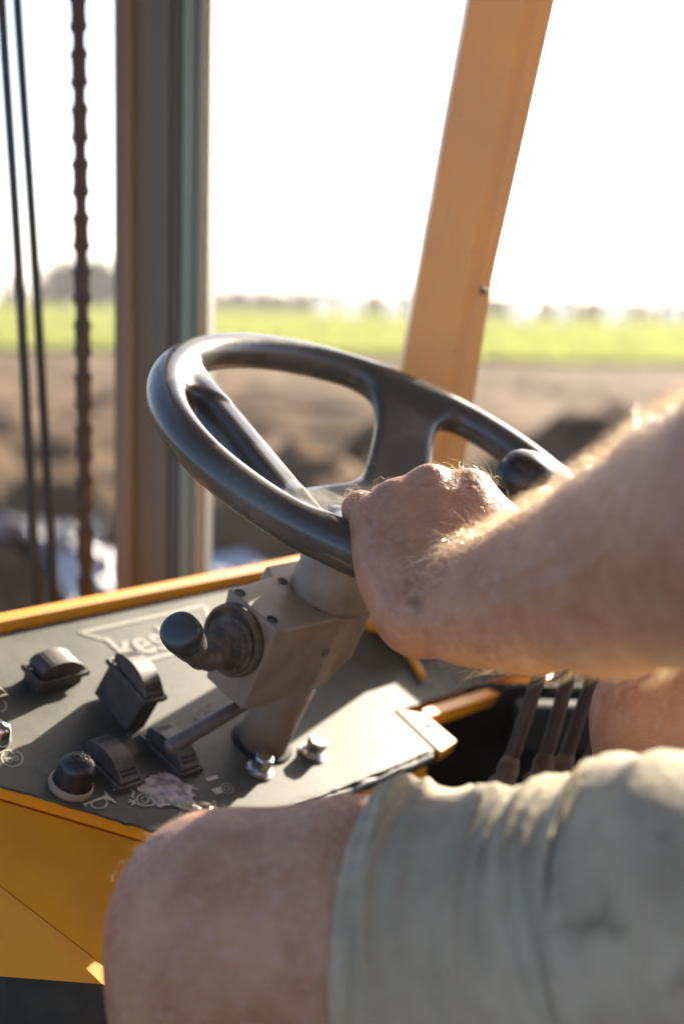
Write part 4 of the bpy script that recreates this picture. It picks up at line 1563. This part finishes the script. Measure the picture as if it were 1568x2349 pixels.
# palm flesh below the metacarpals, and the heel on the little-finger side
B.chain([P(946, 1398, .898), P(902, 1305, .922), P(858, 1230, .933)], [.0200, .0178, .0115], .018)
B.chain([P(955, 1402, .889), P(922, 1330, .905), P(885, 1260, .922)], [.0200, .0178, .0135], .018)
B.chain([P(1080, 1340, .905), P(1030, 1255, .945), P(1020, 1190, .962)], [.0190, .0165, .0130], .018)
# knuckle heads
for k, r_ in ((2, .0112), (3, .0124), (4, .0110), (5, .0104)):
    B.ball(mc[k] + NN * .0015, r_, .010)
for a_, b_ in ((2, 3), (3, 4), (4, 5)):
    B.cone(mc[a_] - NN * .002, mc[b_] - NN * .002, .0104, .0100, .012)
    B.cone((mc[a_] * .8 + cp_[a_] * .2), (mc[b_] * .8 + cp_[b_] * .2), .0135, .0130, .014)
# dorsal tendons
for k in (2, 3, 4):
    a, b = cp_[k] * .35 + mc[k] * .65, mc[k]
    off = (NN * .6 - FW * .8); off /= np.linalg.norm(off)
    B.cone(a + off * .0125, b + off * .0085, .0024, .0030, .010)
# fingers wrap over the rim and back beneath it
fing = {2: (326, .0098), 3: (316, .0102), 4: (308, .0096), 5: (300.5, .0085)}
for k, (a, r_) in fing.items():
    if k == 5:
        ch = [mc[5], RM(299.0, -.0235, .0205), RM(302.5, -.0255, -.0060), RM(308.0, -.0200, -.0190)]
        rad = [.0104, .0104, .0085, .0072]
    else:
        ch = [mc[k], RM(a - 1, -.043, .012 + .004 * (4 - k)), RM(a + 1.5, -.0280, -.0120), RM(a + 5, -.0170, -.0230)]
        rad = [r_ + .0012, r_, r_ - .0010, r_ - .0022]
    B.chain(ch, rad, .006)
    B.ball(ch[1], rad[1] + .0006, .006)
# thumb along the inside of the rim
B.chain([P(1085, 1345, .905), RM(331, -.012, .036), RM(340, -.0125, .0255), RM(348, -.012, .0215)], [.0180, .0150, .0115, .0088], .014)
# web between thumb and index
B.cone(P(1086, 1133, .944), P(1180, 1204, .920), .0085, .0085, .016)
B.cone(P(1070, 1165, .938), P(1160, 1235, .914), .0105, .0110, .018)
B.cone(P(1065, 1200, .930), P(1130, 1268, .905), .0120, .0130, .020)
V, Q = B.mesh(2)
BV, BQ = V, Q

# ---- sculpting on the grown surface: creases, veins, tendons
def vnormals(V, Q):
    n = np.cross(V[Q[:, 2]] - V[Q[:, 0]], V[Q[:, 3]] - V[Q[:, 1]])
    out = np.zeros_like(V)
    for k in range(4):
        np.add.at(out, Q[:, k], n)
    return out / (np.linalg.norm(out, axis=1)[:, None] + 1e-12)


VN = vnormals(BV, BQ)
_d = (BV - CAM) @ FW
_px = np.stack([W_ / 2 + FPX * ((BV - CAM) @ RT) / _d, H_ / 2 - FPX * ((BV - CAM) @ UP) / _d], 1)
_face = (VN * (BV - CAM)).sum(1) < 0


def skin_at(x, y):
    e = np.hypot(_px[:, 0] - x, _px[:, 1] - y)
    c = np.nonzero(_face & (e < 9))[0]
    if len(c) == 0:
        return None
    return BV[c[np.argmin(_d[c] + e[c] * 2e-4)]]


def sculpt(pts, amp, width):
    global BV
    sp = spline([(a, b, 0) for a, b in pts], max(8, len(pts) * 6))
    S3 = [q for q in (skin_at(a, b) for a, b, _ in sp) if q is not None]
    if len(S3) < 2:
        return
    S3 = np.array(S3)
    lo, hi = S3.min(0) - width * 3, S3.max(0) + width * 3
    m = np.nonzero(((BV > lo) & (BV < hi)).all(1))[0]
    dm = np.full(len(m), 9.)
    tpar = np.zeros(len(m))
    for k, q in enumerate(S3):
        e = np.linalg.norm(BV[m] - q, axis=1)
        b = e < dm
        dm[b] = e[b]
        tpar[b] = k / (len(S3) - 1)
    fade = np.clip(np.minimum(tpar, 1 - tpar) / .2 + .15, 0, 1)
    BV = BV.copy()
    BV[m] += VN[m] * (amp * np.exp(-(dm / width) ** 2) * fade)[:, None]


for pts, a_, w_ in [
        ([(1012, 1296), (985, 1312), (962, 1332), (946, 1360), (938, 1395)], -.0062, .0032),
        ([(1022, 1312), (996, 1330), (974, 1354), (960, 1386)], .0028, .0040),
        ([(990, 1290), (962, 1305), (940, 1325), (925, 1352)], -.0036, .0022),
        ([(1030, 1305), (1002, 1325), (975, 1350), (958, 1382), (952, 1410)], -.0042, .0024),
        ([(1000, 1304), (974, 1322), (954, 1345), (942, 1372)], .0016, .0022), ([(975, 1285), (945, 1302), (922, 1325)], -.0020, .0018),
        ([(900, 1370), (912, 1405), (930, 1440)], -.0010, .0022), ([(880, 1340), (893, 1380), (906, 1412)], -.0009, .0020),
        ([(862, 1290), (872, 1330), (885, 1370)], -.0007, .0018), ([(845, 1250), (850, 1290), (860, 1320)], -.0006, .0018),
        ([(905, 1165), (925, 1210), (955, 1255), (985, 1290)], .0006, .0034), ([(985, 1125), (995, 1180), (1010, 1235), (1025, 1280)], .0006, .0034),
        ([(940, 1160), (962, 1215), (990, 1262)], -.0006, .0040), ([(1035, 1130), (1040, 1180), (1045, 1225)], -.0006, .0040), ([(868, 1190), (895, 1230), (930, 1270)], -.0005, .0040),
        ([(880, 1230), (915, 1250), (950, 1240), (985, 1215), (1020, 1200)], .0008, .0018), ([(1060, 1160), (1075, 1195), (1095, 1215)], .0008, .0018),
        ([(838, 1172), (846, 1185), (850, 1205)], -.0012, .0018), ([(820, 1158), (826, 1172), (828, 1190)], -.0006, .0012), ([(806, 1160), (811, 1172), (813, 1188)], -.0005, .0012),
        ([(970, 1092), (985, 1096), (1000, 1094)], -.0006, .0012), ([(966, 1101), (985, 1105), (1002, 1102)], -.0005, .0012), ([(1062, 1098), (1080, 1102), (1095, 1104)], -.0006, .0012),
        ([(1100, 1400), (1200, 1370), (1320, 1310), (1430, 1240)], .0010, .0040), ([(1180, 1450), (1300, 1440), (1450, 1400)], -.0012, .012), ([(1130, 1330), (1230, 1290), (1330, 1220)], .0010, .0030)]:
    sculpt(pts, a_, w_)
V, Q = BV, BQ
VN = vnormals(BV, BQ)

pers = empty('person', at((pel[0], pel[1], FZ)))
tag(pers, 'seated person in pale shorts, bare hairy arm holding the wheel', 'person')
body = link('body', fastmesh('body', V, Q), MT['skin'], pers)


# ---- shorts: near leg as a draped sleeve with folds, the rest grown round the hips
def shorts_leg(axis, rads, seed, na=120, ns=130, amp=.0090, ref=None):
    A = spline(axis, ns)
    Rr = np.interp(np.linspace(0, 1, ns + 1), np.linspace(0, 1, len(rads)), rads)
    zz = np.array([0, 0, 1.])
    V = []
    for i in range(ns + 1):
        d = A[min(i + 1, ns)] - A[max(i - 1, 0)]
        y, x, _ = axes(d, zz)           # y: up-ish, x: sideways
        s = i / ns
        row = []
        for j in range(na):
            ph = 2 * math.pi * j / na
            # folds run round the leg, slanting towards the hem on the near side
            w = s * 1.0 + .085 * math.cos(ph) * 1.0
            q = np.array([[s * 7 + 1.6 * math.cos(ph), 1.3 * math.sin(ph), 1.3 * math.cos(ph)]])
            n1 = float(noise3(q, .22, seed)[0])
            def rg_(x):
                return (1 - abs(math.sin(math.pi * x))) ** 1.6 - .35
            fold = rg_(w * 5.6 + .45 * n1 + .2) * 1.0 + rg_(w * 11.5 + .9 * n1 + .6) * .55 + math.sin(2 * math.pi * (w * 2.6 - .5 * n1)) * .35
            env = min(1, s / .05) * (.55 + .45 * math.cos(ph - .5)) * (.75 + .5 * n1)
            r_ = Rr[i] + amp * fold * env + .0030 * n1
            r_ += .0022 * math.exp(-(s / .06) ** 2) * math.sin(ph * 3 + 1)
            if abs(s - .085) < .007:
                r_ -= .0016
            if s < .085:
                r_ += .0009 * math.sin(ph * 34 + 3 * n1) + .0007 * math.sin(ph * 9 + 1)
            r_ += .0055 / (1 + math.exp(-(s - .545 - .03 * math.cos(ph)) / .006))
            row.append(A[i] + (y * math.cos(ph) + x * math.sin(ph) * .97) * r_)
        V.append(row)
    V = np.array(V)
    inner = []
    for i, off in ((0, -.0018), (3, -.0045), (8, -.006)):
        c = A[i]
        inner.append(c + (V[i] - c) * (1 + off / np.linalg.norm(V[i] - c, axis=1)[:, None]))
    V = np.concatenate([np.array(inner[::-1]), V])
    n0 = len(V)
    F = []
    for i in range(n0 - 1):
        for j in range(na):
            k = (j + 1) % na
            F.append((i * na + j, i * na + k, (i + 1) * na + k, (i + 1) * na + j))
    return V.reshape(-1, 3), F


def onth(px):
    """thigh axis point at a bearing"""
    return [np.interp(px, [503, 800, 1200, 1568], [p[i] for p in th]) for i in range(3)]


ax = [np.array(onth(p)) for p in (892, 1000, 1200, 1400, 1568)] + [th[3] * .5 + hipL * .5, hipL]
v1, f1 = shorts_leg(ax, [.0865, .0875, .0900, .0935, .097, .102, .108], 31)
axR = [hipR * .42 + kneeR * .58, hipR * .6 + kneeR * .4, hipR * .8 + kneeR * .2, hipR]
v2, f2 = shorts_leg(axR, [.085, .093, .104, .112], 33)
PF = Field(np.arange(.12, .86, .008), np.arange(.15, .86, .008), CAMH + np.arange(-.52, -.02, .008))
PF.cone(pel + R2 * -.06, pel + R2 * .06, .127, .127, .05)
PF.chain([pel, pel + np.array([0, 0, .10])], [.145, .148], .05)
PF.ball(hipL, .116, .05); PF.ball(hipR, .116, .05)
v3, f3 = PF.mesh(2)
v, f = joinm([(v1, [tuple(reversed(a)) for a in f1]), (v2, [tuple(reversed(a)) for a in f2]), (v3, [tuple(a) for a in f3])])
shorts = link('shorts', mesh('shorts', v, f), MT['shorts'], pers)
bm = bmesh.new(); bm.from_mesh(shorts.data); bmesh.ops.recalc_face_normals(bm, faces=bm.faces[:]); bm.to_mesh(shorts.data); bm.free()
shorts.data.polygons.foreach_set('use_smooth', [True] * len(shorts.data.polygons))

# shirt, out of the picture but over the trunk
SF = Field(np.arange(.0, .90, .009), np.arange(.10, .90, .009), CAMH + np.arange(-.35, .34, .009))
SF.chain([pel + np.array([0, 0, .02]), pel + np.array([0, 0, .16]) - F2 * .01, chest], [.150, .152, .147], .06)
SF.cone(chest + R2 * -.08, chest + R2 * .08, .126, .126, .06)
SF.chain([shL, chest + np.array([0, 0, .11]), shR], [.074, .090, .074], .06)
SF.cone(shL, shL * .55 + elb * .45, .074, .068, .04)
SF.cone(shR, shR * .55 + elR * .45, .070, .062, .04)
v, f = SF.mesh(2)
link('shirt', fastmesh('shirt', v, f), MT['shirt'], pers)
# short hair on the head, shoes on the feet
HFld = Field(np.arange(hd[0] - .13, hd[0] + .13, .006), np.arange(hd[1] - .13, hd[1] + .13, .006), np.arange(hd[2] - .12, hd[2] + .14, .006))
HFld.ball(hd + np.array([0, 0, .025]) - F2 * .020, .095, .02)
HFld.cone(hd + F2 * .10 + np.array([0, 0, -.02]), hd + F2 * .10 + np.array([0, 0, .01]), .075, .075, .02, True)
v, f = HFld.mesh(2)
link('hair', fastmesh('hair', v, f), MT['bark'], pers)
for ank in (ankL, ankR):
    SH = Field(np.arange(ank[0] - .30, ank[0] + .16, .008), np.arange(ank[1] - .16, ank[1] + .30, .008), np.arange(FZ - .01, FZ + .16, .008))
    SH.chain([ank + np.array([0, 0, -.01]), ank + F2 * .05 + np.array([0, 0, -.045]), ank + F2 * .17 + np.array([0, 0, -.055])], [.050, .046, .036], .03)
    SH.F = np.maximum(SH.F, (FZ + .002 - SH.g[2])[None, None, :])
    v, f = SH.mesh(1)
    link('shoe', fastmesh('shoe', v, f), MT['black'], pers)

# ---- body hair: short curved strands rooted on the skin
def strands(mask, n, flow, ln, rad, seed, lift=.9, curl=.5):
    r = np.random.default_rng(seed)
    cand = np.nonzero(mask)[0]
    if len(cand) == 0:
        return np.zeros((0, 3)), []
    idx = r.choice(cand, n)
    root = BV[idx] + r.normal(size=(n, 3)) * .0014
    nr = VN[idx]
    root = root - nr * .0006
    fl_ = np.tile(flow, (n, 1)) + r.normal(size=(n, 3)) * .55
    fl_ -= nr * (fl_ * nr).sum(1)[:, None]
    fl_ /= np.linalg.norm(fl_, axis=1)[:, None]
    L = ln * r.uniform(.5, 1.25, n)[:, None]
    side = np.cross(nr, fl_) * r.normal(size=(n, 1)) * curl
    V = []
    K = 6
    wdir = np.cross(nr, fl_) * r.uniform(-1, 1, (n, 1)) + nr * r.uniform(-1, 1, (n, 1)) + fl_ * .2
    wdir /= np.linalg.norm(wdir, axis=1)[:, None]
    for i in range(K):
        t = i / (K - 1)
        p = root + L * (nr * (lift * t - lift * .55 * t * t) + fl_ * (.35 * t + .65 * t * t) + side * t * t)
        wv = rad * (1 - .75 * t)
        for sg in (-1, 1):
            V.append(p + wdir * (sg * wv))
    V = np.stack(V, 1)                       # n, K*2, 3
    base = (np.arange(n) * K * 2)[:, None]
    q = [base + np.array([i * 2, i * 2 + 1, i * 2 + 3, i * 2 + 2]) for i in range(K - 1)]
    return V.reshape(-1, 3), np.concatenate(q)


sunv = np.array(SDIR[:])
fax = (ul[4] - ul[0]) / np.linalg.norm(ul[4] - ul[0])
tt = (BV - ul[0]) @ fax
Lf = np.linalg.norm(ul[4] - ul[0])
upd = (NN * .8 + FW * .35); upd /= np.linalg.norm(upd)
fore = (tt > .012) & (tt < Lf + .06) & (BV[:, 2] > CAMH - .30) & (np.linalg.norm(BV - ul[0] - tt[:, None] * fax, axis=1) < .105)
dors = (VN @ sunv) > -.25
flow = -fax * .6 + np.array([-.3, 0, .3])
hv = []
v, q = strands(fore & dors & (tt > .02), 9500, flow, .0150, .00012, 1)
hv.append((v, q))
v, q = strands(fore & ((VN @ sunv) > -.6) & (tt < .07), 150, flow, .014, .00010, 2)
hv.append((v, q))
v, q = strands(fore & (VN @ -FW > .1), 900, flow * .5 - np.array([0, 0, .6]), .010, .00007, 12, .25, .4)
hv.append((v, q))
dist5 = np.linalg.norm(BV - P(1095, 1140, .955), axis=1)
v, q = strands((dist5 < .030) & (VN @ -FW > .25), 60, np.array([-.5, 0, -.2]), .0105, .00013, 3, 1.1, .9)
hv.append((v, q))
dist8 = np.linalg.norm(BV - P(1015, 1318, .878), axis=1)
v, q = strands((dist8 < .020) & (VN @ sunv > -.45), 46, np.array([-.8, 0, .35]), .0135, .00014, 9, 1.0, .9)
hv.append((v, q))
dist6 = np.linalg.norm(BV - P(812, 1165, .945), axis=1)
v, q = strands((dist6 < .013) & (VN[:, 2] > .1), 60, np.array([-.7, 0, .2]), .008, .00010, 4, .8, .6)
hv.append((v, q))
dist7 = np.linalg.norm(BV - P(860, 1140, .94), axis=1)
v, q = strands((dist7 < .016) & (VN[:, 2] > .2), 30, np.array([.3, .2, .4]), .008, .00010, 5, .8, .6)
hv.append((v, q))
n0, VV, QQ = 0, [], []
for v, q in hv:
    if len(v):
        VV.append(v); QQ.append(np.asarray(q) + n0); n0 += len(v)
o = link('arm_hair', fastmesh('arm_hair', np.concatenate(VV), np.concatenate(QQ)), MT['hair'], pers)
o['kind'] = 'stuff'
o['label'] = 'fine golden hair on the arm and hand'
legm = (BV[:, 2] < CAMH - .20) & (BV[:, 0] < .06) & (BV[:, 1] < .85) & (VN @ sunv > -.35)
v, q = strands(legm, 4200, np.array([-.5, .2, -.5]), .008, .00008, 6, .9, .5)
o = link('leg_hair', fastmesh('leg_hair', v, q), MT['hair'], pers)
o['kind'] = 'stuff'

# ================================================================== driver's seat (out of the picture, carries the person)
seat = empty('driver_seat', at((pel[0], pel[1], FZ)))
tag(seat, 'black vinyl driver seat under the seated person', 'seat')
rz = np.stack([F2, -R2, np.array([0, 0, 1.])], 1)
top = hipL[2] - .098
v, f = box(pel * np.array([1, 1, 0]) + F2 * .12 + np.array([0, 0, top - .05]), (.46, .46, .10), .03, 4, rz)
link('seat_cushion', mesh('seat_cushion', v, f), MT['seat'], seat)
v, f = box(pel * np.array([1, 1, 0]) - F2 * .20 + np.array([0, 0, top + .24]), (.10, .46, .56), .03, 4, rz)
link('backrest', mesh('backrest', v, f), MT['seat'], seat)
v, f = box(pel * np.array([1, 1, 0]) + F2 * .10 + np.array([0, 0, (FZ + top - .10) / 2]), (.36, .34, top - .10 - FZ), .01, 2, rz)
link('seat_base', mesh('seat_base', v, f, False), MT['floor'], seat)

# ================================================================== air
v, f = box((0, 0, 5.6), (7400, 7400, 13.4))
hz = link('haze', mesh('haze', v, f, False))
tag(hz, kind='stuff')
hm = bpy.data.materials.new('haze_air')
hm.use_nodes = True
_t = hm.node_tree
for _n in list(_t.nodes):
    _t.nodes.remove(_n)
_o = _t.nodes.new('ShaderNodeOutputMaterial')
_p = _t.nodes.new('ShaderNodeVolumePrincipled')
_p.inputs['Color'].default_value = (1.0, .97, .92, 1)
_p.inputs['Density'].default_value = .0006
_p.inputs['Anisotropy'].default_value = .10
_t.links.new(_p.outputs[0], _o.inputs['Volume'])
hz.data.materials.append(hm)
